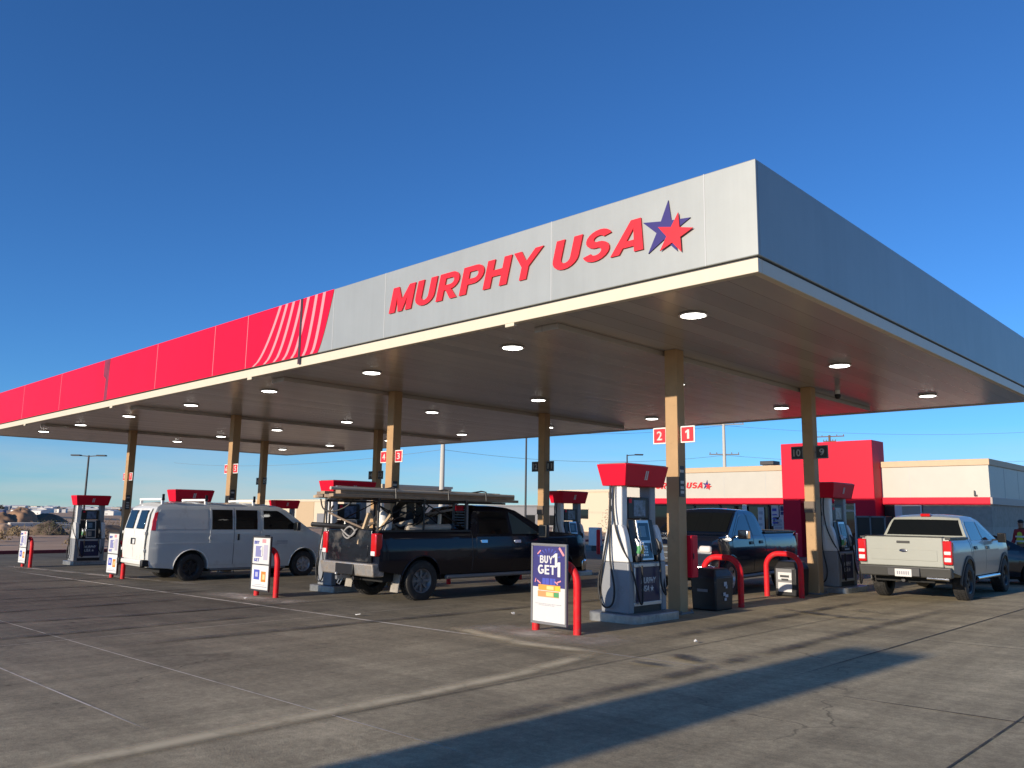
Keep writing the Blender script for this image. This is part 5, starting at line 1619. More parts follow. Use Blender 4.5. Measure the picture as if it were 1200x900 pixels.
# ---------------------------------------------------------------- person in a hi-vis vest
def make_person():
    x, y = -6.33, 29.2
    o = thing('person', 'person in a yellow hi-vis vest and red sleeves standing beyond the dark car', 'person', (x, y, gz(x)), R(160))
    SKIN = mat('skin', (.30, .17, .11), .5)
    def skin_mesh(name, joints, edges, m, parent, root=0, lv=2):
        me = bpy.data.meshes.new(name)
        me.from_pydata([j[0] for j in joints], edges, [])
        ob = bpy.data.objects.new(name, me); COL.objects.link(ob)
        sk = ob.modifiers.new('skin', 'SKIN')
        for i, j in enumerate(joints):
            sv = me.skin_vertices[0].data[i]
            r_ = j[1]
            sv.radius = r_ if isinstance(r_, tuple) else (r_, r_)
            sv.use_root = i == root
        su = ob.modifiers.new('sub', 'SUBSURF'); su.levels = lv; su.render_levels = lv
        bpy.context.view_layer.update()
        dg = bpy.context.evaluated_depsgraph_get()
        m2 = bpy.data.meshes.new_from_object(ob.evaluated_get(dg))
        bpy.data.objects.remove(ob)
        m2.name = name
        m2.materials.clear(); m2.materials.append(m)
        for p in m2.polygons:
            p.use_smooth = True
        q = bpy.data.objects.new(name, m2); COL.objects.link(q); q.parent = parent
        return q
    # local: faces +Y
    J = [((0, 0, .93), (.15, .11)), ((0, .0, 1.12), (.14, .10)), ((0, .0, 1.30), (.16, .11)), ((0, 0, 1.41), (.12, .09)), ((0, .005, 1.49), .055), ((0, .02, 1.57), (.072, .085)), ((0, .02, 1.67), (.07, .09)),
         ((.17, 0, 1.38), .065), ((.22, .02, 1.12), .047), ((.20, .20, 1.00), .035), ((-.17, 0, 1.38), .065), ((-.22, .0, 1.12), .047), ((-.21, .10, .90), .035),
         ((.10, 0, .86), .095), ((.11, .02, .48), .062), ((.11, -.01, .09), .04), ((.12, .12, .045), .04), ((-.10, 0, .86), .095), ((-.11, .0, .48), .062), ((-.11, -.02, .09), .04), ((-.12, .11, .045), .04),
         ((.19, .27, .98), .028), ((-.20, .14, .82), .028)]
    E_ = [(0, 1), (1, 2), (2, 3), (3, 4), (4, 5), (5, 6), (2, 7), (7, 8), (8, 9), (2, 10), (10, 11), (11, 12), (0, 13), (13, 14), (14, 15), (15, 16), (0, 17), (17, 18), (18, 19), (19, 20), (9, 21), (12, 22)]
    bd = skin_mesh('body', J, E_, SKIN, o)
    # fingers
    b = MB()
    for (hx, hy, hz) in ((.19, .27, .98), (-.20, .14, .82)):
        for k in range(4):
            a = -.022 + k * .015
            b.tube([(hx + a, hy, hz), (hx + a, hy + .05, hz - .02 - .004 * k), (hx + a * .9, hy + .07, hz - .055)], [.009, .008, .006], 6)
        b.tube([(hx + .02, hy - .02, hz), (hx + .045, hy + .02, hz - .01), (hx + .04, hy + .045, hz - .03)], [.010, .009, .007], 6)
    hb = b.build('fingers', SKIN, bd)
    # face
    b = MB(); b.ball((0, .112, 1.60), .016, 8, 6, (.8, 1, 1.4)); b.ball((.078, .02, 1.60), .02, 8, 6, (.4, .8, 1.3)); b.ball((-.078, .02, 1.60), .02, 8, 6, (.4, .8, 1.3)); b.build('nose_and_ears', SKIN, bd)
    b = MB(); b.ball((.03, .094, 1.63), .010, 8, 6); b.ball((-.03, .094, 1.63), .010, 8, 6); b.box(-.025, .025, .098, .104, 1.553, 1.56); b.build('eyes_and_mouth', M['dark'], bd)
    b = MB(); b.ball((0, .0, 1.68), .092, 14, 10, (.9, 1.05, .72)); b.build('hair', M['black'], o)
    # clothes, slightly larger than the body
    RED = mat('red_jumper', (.38, .03, .035), .8, var=.1, bump=.3, bscale=20)
    sl = skin_mesh('jumper', [((0, 0, .96), (.165, .125)), ((0, 0, 1.30), (.172, .122)), ((0, 0, 1.42), (.13, .10)), ((.175, 0, 1.385), .078), ((.222, .02, 1.12), .062), ((.202, .18, 1.01), .05), ((-.175, 0, 1.385), .078), ((-.222, .0, 1.12), .062), ((-.212, .08, .93), .05)],
                   [(0, 1), (1, 2), (1, 3), (3, 4), (4, 5), (1, 6), (6, 7), (7, 8)], RED, o)
    skin_mesh('trousers', [((0, 0, 1.0), (.165, .125)), ((.10, 0, .86), .112), ((.11, .02, .48), .085), ((.11, -.01, .10), .07), ((-.10, 0, .86), .112), ((-.11, 0, .48), .085), ((-.11, -.02, .10), .07)],
              [(0, 1), (1, 2), (2, 3), (0, 4), (4, 5), (5, 6)], mat('dark_trousers', (.02, .022, .03), .85), o)
    VEST = mat('hi_vis_yellow', (.62, .72, .06), .6)
    vs = skin_mesh('vest', [((0, 0, .97), (.185, .145)), ((0, 0, 1.15), (.178, .138)), ((0, 0, 1.30), (.185, .138)), ((0, 0, 1.43), (.14, .10))], [(0, 1), (1, 2), (2, 3)], VEST, o)
    b = MB()
    for z in (1.06, 1.2):
        b.lathe([(.190, 0), (.192, .0), (.192, .05), (.188, .05)], 24, Matrix.Translation((0, 0, z)) @ Matrix.Diagonal((1, .76, 1, 1)))
    b.build('reflective_band', mat('reflective_silver', (.65, .66, .64), .35), vs)
    for s in (-1, 1):
        b = MB(); b.box(s * .115 - .05, s * .115 + .05, -.10, .17, 0, .09); b.build('shoe', M['black'], o, bevel=.03, seg=3)
    return o


make_person()

# ---------------------------------------------------------------- the store
SY = 40.0
SX1 = -9.73
SX0 = -29.5
store = thing('convenience_store', 'low convenience store with cream and grey panels, red band and a tall red entrance tower', 'store', (-18, SY, 0))
store.location = (0, 0, 0)
PANEL = mat('store_panel', (.52, .495, .43), .45, var=.04, scale=1.5)
CAP = mat('store_coping', (.60, .42, .26), .55, var=.05)
BRICK = mat('grey_block', (.44, .36, .29), .85, var=.2, scale=5, bump=.3, bscale=12)
BRICK2 = mat('grey_block_light', (.50, .42, .345), .85, var=.15, scale=5, bump=.3, bscale=12)
REDW = mat('store_red', (.70, .008, .035), .5, var=.03, spec=.2)
zb = -.2
b = MB()
b.box(-12.5, SX1, SY, 58, zb, 1.45); b.build('lower_wall', BRICK2, store, smooth=0)
b = MB(); b.box(-12.5, SX1, SY, 58, 1.452, 2.43); b.build('middle_wall', BRICK, store, smooth=0)
b = MB(); b.box(SX0, -12.502, SY + 3.0, 58, zb, 2.43); b.build('back_wall', BRICK, store, smooth=0)
b = MB(); b.box(SX0, SX1, SY, 58, 2.44, 4.12); b.build('upper_wall', PANEL, store, smooth=0)
b = MB()
for x in (-27.3, -24.9, -22.5, -20.1, -17.0, -13.0):
    b.box(x - .008, x + .008, SY - .006, SY - .001, 2.75, 4.11)
for y in (42.5, 45, 47.5, 50, 52.5, 55):
    b.box(SX1 + .001, SX1 + .006, y - .008, y + .008, 2.75, 4.11)
b.build('panel_joint', M['seam'], store, smooth=0)
b = MB(); b.box(SX0 - .06, SX1 + .06, SY - .06, 58.06, 4.122, 4.40); b.build('coping', CAP, store, bevel=.015, smooth=0)
b = MB(); b.box(SX0 - .08, -18.7, SY - .10, SY - .003, 2.40, 2.73); b.box(-14.3, SX1 + .0, SY - .10, SY - .003, 2.40, 2.73); b.build('red_band', REDW, store, bevel=.01, smooth=0)
b = MB(); b.box(SX1 + .003, SX1 + .09, SY - .10, 58, 2.42, 2.73); b.build('shaded_band', mat('side_band_shade', (.40, .33, .30), .5), store, bevel=.01, smooth=0)  # side run of the red band, its shade put into the colour
# storefront glazing
FRM = M['white']
b = MB(); b.box(SX0 + .3, -18.8, SY + .10, SY + .13, .35, 2.39); b.build('shop_glass', M['glass'], store, smooth=0)
b = MB()
for x in (-29.2, -27.6, -26.0, -24.4, -22.8, -21.3, -20.0, -19.0):
    b.box(x - .035, x + .035, SY + .04, SY + .09, .3, 2.39)
b.box(SX0 + .3, -18.8, SY + .04, SY + .088, 2.30, 2.385); b.box(SX0 + .3, -18.8, SY + .04, SY + .088, .25, .35)
b.build('window_frame', mat('dark_bronze', (.06, .055, .05), .5), store, smooth=0)
b = MB(); b.box(SX0, -18.8, SY, SY + .2, zb, .25); b.box(SX0, SX0 + .3, SY, SY + 3, .25, 2.43); b.build('plinth', BRICK2, store, smooth=0)
b = MB(); b.box(-21.46, -21.2, SY - .02, SY + .03, zb, 2.39); b.build('white_post', FRM, store, bevel=.01)
for k, (xa, xb_, za, zb_) in enumerate(((-20.6, -20.25, .9, 2.25), (-19.85, -19.45, 1.3, 2.35), (-19.75, -19.2, .85, 1.75), (-19.4, -19.05, 1.75, 2.35), (-23.9, -23.2, .9, 2.0), (-25.6, -25.0, 1.0, 2.1))):
    b = MB(); b.box(xa, xb_, SY - .002 + .03, SY + .036, za, zb_); ps = b.build('window_poster', M['poster_white'], store, smooth=0)
    b = MB()
    for q in range(4):
        z = za + .12 + q * (zb_ - za - .2) / 4
        b.box(xa + .05, xb_ - random.uniform(.05, .15), SY + .022, SY + .0275, z, z + random.uniform(.06, .16))
    b.build('poster_print', (M['poster_grey'], BLUEP, M['poster_grey'], M['navy_sign'], M['poster_grey'], M['red'])[k], ps, smooth=0)
# right of the tower: door, pillar, window with blind
b = MB(); b.box(-14.2, -13.75, SY + .05, SY + .09, zb, 2.39); b.build('side_door', M['black'], store, smooth=0)
b = MB(); b.box(-13.73, -13.5, SY - .015, SY + .1, zb, 2.39); b.build('white_post', FRM, store, bevel=.01)
b = MB(); b.box(-13.48, -12.62, SY + .06, SY + .09, .8, 2.36); bl = b.build('blind', mat('window_blind', (.5, .44, .36), .7, var=.05), store, smooth=0)
b = MB(); b.box(-13.49, -13.42, SY + .0, SY + .055, .75, 2.39); b.box(-12.62, -12.55, SY + .0, SY + .055, .75, 2.39); b.box(-13.42, -12.62, SY + .0, SY + .055, 2.32, 2.39); b.box(-13.42, -12.62, SY + .0, SY + .055, .72, .8); b.build('window_frame', FRM, store, smooth=0)
b = MB(); b.box(-13.49, -12.52, SY + .001, SY + .055, zb, .72); b.build('window_sill_wall', BRICK2, store, smooth=0)
# tower with entrance
TX0, TX1, TY = -18.72, -14.25, 39.0
b = MB(); b.box(TX0, TX1, TY, TY + 1.5, 2.63, 5.38); b.build('tower', REDW, store, bevel=.02, smooth=0)
b = MB()
b.box(TX0 + .0, -17.82, TY + .04, TY + 1.2, zb, 2.628); b.box(-15.16, TX1 - .0, TY + .04, TY + 1.2, zb, 2.628); b.box(-17.82, -15.16, TY + .10, TY + 1.2, 2.45, 2.628)
b.build('tower_leg', REDW, store, bevel=.01, smooth=0)
b = MB(); b.box(-17.80, -15.18, TY + .9, TY + .93, zb, 2.44); eg = b.build('entrance_glass', M['glass'], store, smooth=0)
b = MB()
for x in (-17.76, -16.5, -15.25):
    b.box(x - .06, x + .06, TY + .83, TY + .89, zb, 2.44)
b.box(-17.8, -15.2, TY + .835, TY + .888, 2.06, 2.16); b.box(-17.8, -15.2, TY + .836, TY + .887, 2.36, 2.44)
b.build('entrance_frame', FRM, eg, smooth=0)
b = MB(); b.box(-15.16 - .055, -15.165, TY + .02, TY + .2, zb, 2.44); b.build('door_jamb', FRM, store, smooth=0)
# store lettering
yl2 = SY - .012
strokes('letter', [G[c] for c in 'MURPHY'], -27.35, 3.27, .33, 2.35, LET, store, yl2, .03, .27)
strokes('letter', [G[c] for c in 'USA'], -24.86, 3.27, .33, 1.08, LET, store, yl2, .03, .27)
b = MB(); b.prism(star_pts(-23.55, 3.44, .27, .10, R(8)), lambda u, v: (u, yl2, v), lambda u, v: (u, yl2 - .02, v)); b.build('navy_star', STAR_NAVY, store, smooth=0)
b = MB(); b.prism(star_pts(-23.44, 3.36, .2, .078, R(14)), lambda u, v: (u, yl2 - .0205, v), lambda u, v: (u, yl2 - .04, v)); b.build('red_star', LET, store, smooth=0)
b = MB(); b.box(SX1 - .62, SX1 - .50, SY - .1, SY - .002, 2.78, 2.84); b.box(SX1 - .6, SX1 - .56, SY - .16, SY - .10, 2.80, 3.02); b.build('wall_lamp', M['dark'], store)
o = thing('roof_vent', 'small grey vent unit on the store roof left of the red tower', 'vent', (-22.3, 45, 4.40))
b = MB(); b.box(-.3, .3, -.3, .3, 0, .35); b.build('stack', M['grey'], o); b = MB(); b.box(-.42, .42, -.42, .42, .36, .58); b.build('hood', M['dark'], o, bevel=.02)
o = thing('storage_cage', 'black merchandise cage standing by the right leg of the red tower', 'storage cage', (-14.0, 38.35, -.09))
b = MB(); b.box(-.70, .55, -.45, .40, 0, 1.95); b.build('cabinet', M['black'], o, bevel=.02)
b = MB()
for x in (-.70, -.08, .55):
    b.box(x - .03, x + .03, -.49, -.452, .02, 1.95)
b.box(-.70, .55, -.49, -.455, 1.88, 1.95); b.box(-.70, .55, -.49, -.455, .95, 1.0); b.build('door_frame', M['grey'], o)
b = MB(); b.box(-.76, -.705, -.45, .4, 0, 1.95); b.build('side_panel', M['white'], o)

# ---------------------------------------------------------------- kerbs, bollards
b = MB(); b.box(-46.25, -46.0, -40, 62, -.62, -.42); kb = kind(b.build('red_kerb', M['kerb_red'], None, bevel=.01), 'structure')
b = MB()
b.box(-46, SX0 - .5, 61.8, 62.05, -.6, -.40); kind(b.build('red_kerb', M['kerb_red'], None, bevel=.01), 'structure')


def bollard(x, y, h, r, label):
    b = MB(); b.lathe([(r, -.1), (r, h - .04), (r * .9, h - .01), (r * .6, h + .02), (0, h + .03)], 16)
    q = b.build('bollard', M['red_post'], None); q.location = (x, y, gz(x))
    return tag(q, label, 'bollard', 'red bollards by the store')


bollard(-26.8, 34.5, 1.25, .10, 'red bollard seen between the pickup nose and the near pump')
bollard(-31.2, 36.5, 1.0, .09, 'short red bollard at the left end of the store front')
o = thing('air_machine', 'small white box on a post at the left end of the store front', 'air machine', (-30.2, 38.6, -.34))
b = MB(); b.box(-.35, .35, -.2, .2, .3, 1.35); b.build('cabinet', M['white'], o, bevel=.02); b = MB(); b.box(-.2, .2, -.12, .12, 0, .3); b.build('stand', M['dark'], o)

# ---------------------------------------------------------------- far buildings
def block_building(label, pts_rect, h, m, z0=-1.2, trim=None, windows=(), group=None, bands=()):
    x0, x1, y0, y1, rz = pts_rect
    o = thing('warehouse', label, 'building', ((x0 + x1) / 2, (y0 + y1) / 2, z0), rz, group)
    hx, hy = (x1 - x0) / 2, (y1 - y0) / 2
    b = MB(); b.box(-hx, hx, -hy, hy, 0, h); b.build('wall', m, o, smooth=0)
    b = MB(); b.box(-hx - .15, hx + .15, -hy - .15, hy + .15, h + .002, h + .35); b.build('parapet', trim or m, o, smooth=0)
    for (xa, xb, za, zb2, mm) in windows:
        b = MB(); b.box(xa, xb, -hy - .06, -hy - .003, za, zb2); w_ = b.build('window', mm, o, smooth=0)
        b = MB(); b.box(xa - .1, xb + .1, -hy - .1, -hy - .062, zb2, zb2 + .12); b.build('lintel', trim or m, w_, smooth=0)
    for (xa, xb, za, zb2, mm) in bands:
        b = MB(); b.box(xa, xb, -hy - .05, -hy - .003, za, zb2); b.build('wall_panel', mm, o, smooth=0)
    return o


STU = mat('cream_stucco', (.62, .52, .38), .8, var=.05)
STU2 = mat('tan_stucco', (.50, .37, .23), .8, var=.05)
DKW = mat('dark_stone', (.11, .095, .085), .85, var=.2)
GRYW = mat('grey_siding', (.22, .22, .23), .7, var=.08)
block_building('cream and tan building with a dark base between the near pump and the far pump', (-84, -62, 98, 112, 0), 6.4, STU, -1.2, STU, [(14.2 - 11 + 3.6, 14.2 - 11 + 5.2, 2.6, 4.2, mat('shut_window', (.25, .20, .15), .6)), (-9, -5, 2.4, 3.8, M['glass'])],
               bands=[(1.2, 10.98, .0, 2.1, DKW), (4.5, 10.98, 2.12, 6.0, STU2)])
block_building('long low grey building far behind the loaded pickup cab', (-150, -88, 128, 150, R(0)), 4.7, GRYW, -1.4, M['grey'], [(k * 7 - 28, k * 7 - 25, 1.0, 3.0, M['glass']) for k in range(8)])
block_building('cream building with tan pilaster seen past the white van bonnet', (-136, -104, 72, 95, R(0)), 4.6, STU, -1.4, STU, [(-2, .5, .6, 2.6, STU2), (9, 11, .6, 2.8, GRYW), (-10, -7, 0, 2.4, M['glass'])], bands=[(3, 8, .0, 4.58, STU2)])
block_building('taller cream block seen behind the pickup rack load', (-112, -100, 76, 90, 0), 7.0, STU, -1.4, STU, [(-3, -1, 2, 4, GRYW)], bands=[(2, 5.98, 1, 6, GRYW)])
block_building('white long building low on the skyline behind the loaded pickup', (-240, -170, 190, 215, 0), 5.5, mat('pale_metal', (.6, .6, .58), .6), -1.2, None, [(k * 9 - 30, k * 9 - 26, 0, 3, GRYW) for k in range(7)])

# distant town along the left horizon, each building small in the picture
WOODT = mat('trunk_bark', (.12, .08, .05), .9)
TOWN = [mat('town_white', (.72, .70, .66), .8), mat('town_tan', (.52, .43, .33), .8), mat('town_grey', (.34, .34, .34), .8), mat('town_brown', (.26, .19, .14), .85), mat('town_blue', (.08, .10, .22), .7)]
ROOF = [mat('roof_pale', (.66, .65, .62), .7), mat('roof_brown', (.20, .14, .10), .85), mat('roof_grey', (.28, .28, .28), .8)]
rs = random.Random(11)
protos = []
for k in range(10):
    o = thing('distant_house', '', 'house')
    w_, d_, h_ = rs.uniform(8, 22), rs.uniform(7, 11), rs.uniform(2.6, 4.2)
    mi = (0, 1, 0, 2, 0, 1, 3, 0, 4, 2)[k]
    b = MB(); b.box(-w_ / 2, w_ / 2, -d_ / 2, d_ / 2, 0, h_); wl = b.build('wall', TOWN[mi], o, smooth=0)
    b = MB()
    if k % 3 == 1:
        b.box(-w_ / 2 - .2, w_ / 2 + .2, -d_ / 2 - .2, d_ / 2 + .2, h_, h_ + .5)
    else:
        b.prism([(-d_ / 2 - .4, h_ - .05), (d_ / 2 + .4, h_ - .05), (0, h_ + rs.uniform(.6, 1.5))], lambda u, v: (-w_ / 2 - .3, u, v), lambda u, v: (w_ / 2 + .3, u, v))
    b.build('roof', ROOF[k % 3], o, smooth=0)
    b = MB()
    for q in range(int(w_ // 4)):
        xx = -w_ / 2 + 2 + q * 4
        b.box(xx, xx + 1.4, -d_ / 2 - .05, -d_ / 2 - .003, 1.0, 2.2); b.box(w_ / 2 + .003, w_ / 2 + .05, -d_ / 2 + 1.5 + q * .8, -d_ / 2 + 2 + q * .8, 1, 2.1)
    b.build('window', GRYW, wl, smooth=0)
    protos.append(o)
used = set()
GRP = 'distant town buildings on the left horizon'
n = 0
for k in range(260):
    a = R(rs.uniform(58, 82))                        # bearing from +Y towards -X
    D = 300 + 1200 * rs.random() ** 1.1
    X, Y = -math.sin(a) * D, math.cos(a) * D
    q = k % 10
    if q not in used:
        o = protos[q]; used.add(q)
    else:
        o = copy_tree(protos[q])
    o.location = (X, Y, -.78); o.rotation_euler = (0, 0, R(rs.choice((40, 55, 30, -40))) + rs.uniform(-.2, .2))
    o.scale = [min(1.0, .12 + D / 1300)] * 3
    o['label'] = 'small low house of the distant town on the left skyline'; o['group'] = GRP

# dark trees among the distant houses
TREE = mat('distant_foliage', (.07, .065, .04), .9, var=.4, scale=.5)
tp = thing('distant_tree', 'dark bushy tree among the houses of the distant town', 'tree', (0, 0, 0), 0, 'trees of the distant town')
b = MB(); b.cyl((0, 0, 0), (0, 0, 1.6), .22, .14, 8); b.build('trunk', WOODT, tp)
b = MB()
for k in range(260):
    v = Vector((rs.gauss(0, 1), rs.gauss(0, 1), rs.gauss(0, .7))).normalized() * rs.uniform(.5, 1.0) * 2.0
    c = v + Vector((0, 0, 2.9)); d1 = Vector((rs.gauss(0, 1), rs.gauss(0, 1), rs.gauss(0, 1))).normalized() * rs.uniform(.25, .5); d2 = d1.orthogonal().normalized() * rs.uniform(.15, .35)
    b.quad(c - d1, c + d2, c + d1, c - d2)
b.build('crown', TREE, tp, smooth=0, recalc=False)
for k in range(40):
    a = R(rs.uniform(58, 82)); D = 330 + 900 * rs.random()
    o = tp if k == 0 else copy_tree(tp)
    o.location = (-math.sin(a) * D, math.cos(a) * D, -.78); o.scale = [rs.uniform(.35, .7)] * 3; o.rotation_euler = (0, 0, rs.uniform(0, 6))

# ---------------------------------------------------------------- soil mounds and scrub
def mound(x, y, rx, ry, h, seed, label, m):
    rr_ = random.Random(seed)
    from mathutils import noise as mn
    b = MB(); n_, k_ = 44, 16
    rows = []
    for j in range(k_ + 1):
        row = []
        q = j / k_
        for i in range(n_):
            a = 2 * math.pi * i / n_
            px, py = q * math.cos(a), q * math.sin(a)
            hh = max(0, (1 - q * q)) ** 1.1
            nz = mn.fractal(Vector((px * 2.2 + seed, py * 2.2, seed * .3)), 1.0, 2.1, 5)
            z = h * hh * (1.0 + .22 * nz) - .25 * q * q
            row.append(b.bm.verts.new((px * rx * (1 + .15 * nz), py * ry * (1 + .15 * nz), z)))
        rows.append(row)
    for j in range(k_):
        for i in range(n_):
            i2 = (i + 1) % n_
            if j == 0:
                if i == 0:
                    pass
            b.bm.faces.new((rows[j][i], rows[j][i2], rows[j + 1][i2], rows[j + 1][i]))
    bmesh.ops.remove_doubles(b.bm, verts=b.bm.verts, dist=1e-4)
    o = b.build('dirt_mound', m, None, smooth=60)
    o.location = (x, y, -.80)
    return tag(o, label, 'dirt mound', 'dirt mounds in the field at the left')


MND2 = mat('soil_dark', (.14, .095, .062), .95, var=.5, scale=.4, bump=1.0, bscale=2, detail=10)
mound(-144.5, 40.0, 4.5, 3.3, 2.3, 4.4, 'tallest brown dirt mound on the field at the far left skyline', M['mound'])
mound(-143.5, 36.9, 3.5, 2.6, 1.7, 5, 'lower brown dirt mound at the left end of the tall mound', M['mound'])
mound(-146, 44.0, 4.0, 4.0, 1.5, 8, 'dark low dirt mound to the right of the tall mound', MND2)
mound(-81.5, 24.7, 2.2, 2.3, 1.15, 12, 'dark scrubby dirt bank in front of the leftmost pump', MND2)
mound(-82, 21.6, 2.0, 1.7, .95, 15, 'low sandy dirt bank at the left edge of the picture', M['dirt'])
mound(-84, 31, 2.5, 4.5, .9, 19, 'low dark dirt bank to the right of the leftmost pump', MND2)
mound(-110, 52, 4, 7, 1.3, 23, 'brown dirt bank behind the rear of the white van', M['mound'])
for k, (x, y, w_, l_) in enumerate(((-118, 36, 1.0, 9), (-105, 35, .8, 4.5))):
    b = MB(); b.box(-w_ / 2, w_ / 2, -l_ / 2, l_ / 2, -.1, .55)
    q = b.build('concrete_barrier', mat('pale_concrete', (.55, .50, .43), .9, var=.1), None, bevel=.08); q.location = (x, y, -.78)
    tag(q, ['long pale concrete barrier in the dirt field below the mound', 'shorter pale concrete barrier nearer in the dirt field'][k], 'barrier')


def shrub(x, y, r, h, seed, m, label, grp):
    rr_ = random.Random(seed)
    o = thing('dry_shrub', label, 'shrub', (x, y, -.62 if x < -46 else gz(x)), 0, grp)
    b = MB()
    for k in range(9):
        a = rr_.uniform(0, 6.28); q = rr_.uniform(.3, .9)
        b.tube([(0, 0, 0), (r * q * .5 * math.cos(a), r * q * .5 * math.sin(a), h * .5), (r * q * math.cos(a), r * q * math.sin(a), h * rr_.uniform(.6, 1))], [.03, .02, .006], 5)
    b.build('stems', WOOD[2], o)
    b = MB()
    for k in range(420):
        a = rr_.uniform(0, 6.28); q = math.sqrt(rr_.random()); z = rr_.random()
        rad = r * q * math.sqrt(max(.05, 1 - (z * .9) ** 2)) * (1 + .25 * math.sin(3 * a + seed))
        c = Vector((rad * math.cos(a), rad * math.sin(a), .05 + z * h * (1 + .2 * math.sin(2 * a))))
        d1 = Vector((rr_.gauss(0, 1), rr_.gauss(0, 1), rr_.gauss(0, 1))).normalized() * rr_.uniform(.04, .11)
        d2 = d1.orthogonal().normalized() * rr_.uniform(.02, .05)
        b.quad(c - d1, c + d2, c + d1, c - d2)
    b.build('foliage', m, o, smooth=0, recalc=False)
    return o


LEAF = [mat('dry_olive', (.085, .078, .038), .9, var=.4, scale=3), mat('dry_straw', (.26, .19, .10), .9, var=.3, scale=3), mat('dry_grey', (.16, .12, .085), .9, var=.3, scale=3)]
sh = [(-78, 24, 1.6, 1.1, 0), (-80, 27, 1.8, 1.2, 0), (-74, 20.5, 1.0, .7, 1), (-66, 17, .9, .6, 1), (-88, 33, 2.0, 1.1, 2), (-70, 25, 1.2, .7, 2), (-92, 20, 1.4, 1.0, 0), (-60, 14.5, .7, .4, 1), (-99, 43, 1.9, 1.2, 0), (-112, 45, 2.2, 1.4, 0), (-56, 19, .8, .45, 1), (-64, 23, .9, .5, 2)]
for k, (x, y, r_, h_, mi) in enumerate(sh):
    shrub(x, y, r_, h_, 40 + k, LEAF[mi], f"{('dark olive', 'straw coloured', 'grey brown')[mi]} dry scrub bush in the dirt field left of the white van", f"{('dark olive', 'straw coloured', 'grey brown')[mi]} scrub bushes in the dirt field")
for k, (x, y, r_, h_) in enumerate(((-47.5, 63.5, 1.6, 2.6), (-44.5, 64.2, 1.8, 2.9), (-41.8, 63.8, 1.3, 2.3), (-39.8, 64.5, 1.4, 2.2))):
    shrub(x, y, r_, h_, 80 + k, LEAF[2], 'bare reddish brown shrub in the row below the cream building', 'bare shrubs below the cream building')

# ---------------------------------------------------------------- poles and wires
def light_pole(x, y, h, label, arms, m=None, r=.07, z0=None):
    m = m or M['dark']
    o = thing('light_pole', label, 'light pole', (x, y, -.8 if z0 is None else z0))
    b = MB(); b.cyl((0, 0, 0), (0, 0, h), r * 1.15, r * .85, 10); b.build('pole', m, o)
    b = MB(); b.cyl((0, 0, -.2), (0, 0, .5), r * 2.6, n=12); b.build('base', mat('pole_base', (.4, .38, .35), .9), o)
    for a in arms:
        c, s = math.cos(R(a)), math.sin(R(a))
        b = MB(); b.bar((0, 0, h - .06), (c * .55, s * .55, h - .02), .06, .06); am = b.build('arm', m, o)
        b = MB(); b.obox((c * .85, s * .85, h), (.62, .30, .09), (0, 0, R(a))); b.build('lamp_head', m, am, bevel=.02)
    return o


light_pole(-58.7, 20.0, 6.0, 'thin dark twin-head light pole behind the leftmost pump', (45, 225))
light_pole(-47.6, 51.3, 9.8, 'thin dark light pole behind the loaded pickup, rising to the canopy', (-60,), r=.085)
light_pole(-35.1, 48.6, 6.9, 'slim light pole with one bright lamp head above the near pump', (40,), r=.06)
light_pole(-32.9, 67.4, 7.3, 'small light pole left of the red tower above the store roof', (120, 220), r=.06)
CONC = mat('pole_concrete', (.52, .50, .45), .8, var=.05)
WOODP = mat('pole_wood', (.15, .10, .065), .85, var=.2)


def utility_pole(x, y, h, label, arms, m, r=.16, cat='utility pole'):
    o = thing('utility_pole', label, cat, (x, y, -1.2))
    b = MB(); b.cyl((0, 0, 0), (0, 0, h), r * 1.3, r * .8, 12); b.build('mast', m, o)
    for (z, L_, a) in arms:
        c, s = math.cos(R(a)), math.sin(R(a))
        b = MB(); b.bar((-c * L_, -s * L_, z), (c * L_, s * L_, z), .12, .14); ar = b.build('crossarm', WOODP if m is WOODP else M['grey'], o)
        b = MB()
        for t in (-.95, -.5, .5, .95):
            b.lathe([(.02, 0), (.07, .04), (.05, .1), (.07, .14), (.02, .24)], 8, Matrix.Translation((c * L_ * t, s * L_ * t, z + .07)))
        b.build('insulator', M['grey'], ar)
    return o


utility_pole(-67.6, 59.4, 13, 'thick pale steel pole behind the loaded pickup, cut off by the canopy', [], CONC, .26)
utility_pole(-53.8, 95.9, 15.6, 'pale utility pole with three crossarms above the store roof', [(14.9, 2.6, 20), (11.0, 1.9, 35), (8.6, 2.4, 20)], CONC, .22)
utility_pole(-49.9, 120, 15.2, 'wooden utility pole with one crossarm just over the red tower', [(15.0, 2.1, 10), (14.3, .9, 10)], WOODP, .2)
b = None
wires = [((-150, 66, 14.6), (-67.6, 59.4, 11.6), 'upper wire left of the thick pale pole'), ((-67.6, 59.4, 11.4), (-53.8, 95.9, 13.6), 'upper wire between the thick pale pole and the crossarm pole'),
         ((-150, 66, 10.2), (-67.6, 59.4, 8.6), 'lower wire left of the thick pale pole'), ((-67.6, 59.4, 8.6), (-53.8, 95.9, 9.7), 'lower wire between the thick pale pole and the crossarm pole'),
         ((-53.8, 95.9, 13.6), (-20, 140, 15), 'upper wire running right from the crossarm pole'), ((-53.8, 95.9, 9.7), (-20, 140, 11), 'lower wire running right from the crossarm pole')]
for a, c, lb in wires:
    a, c = Vector(a), Vector(c)
    P_ = [a.lerp(c, t / 16) - Vector((0, 0, 1.1 * 4 * (t / 16) * (1 - t / 16))) for t in range(17)]
    b = MB(); b.tube(P_, .018, 5)
    tag(b.build('power_line', M['grey'], None), lb, 'power line', 'power lines behind the canopy')

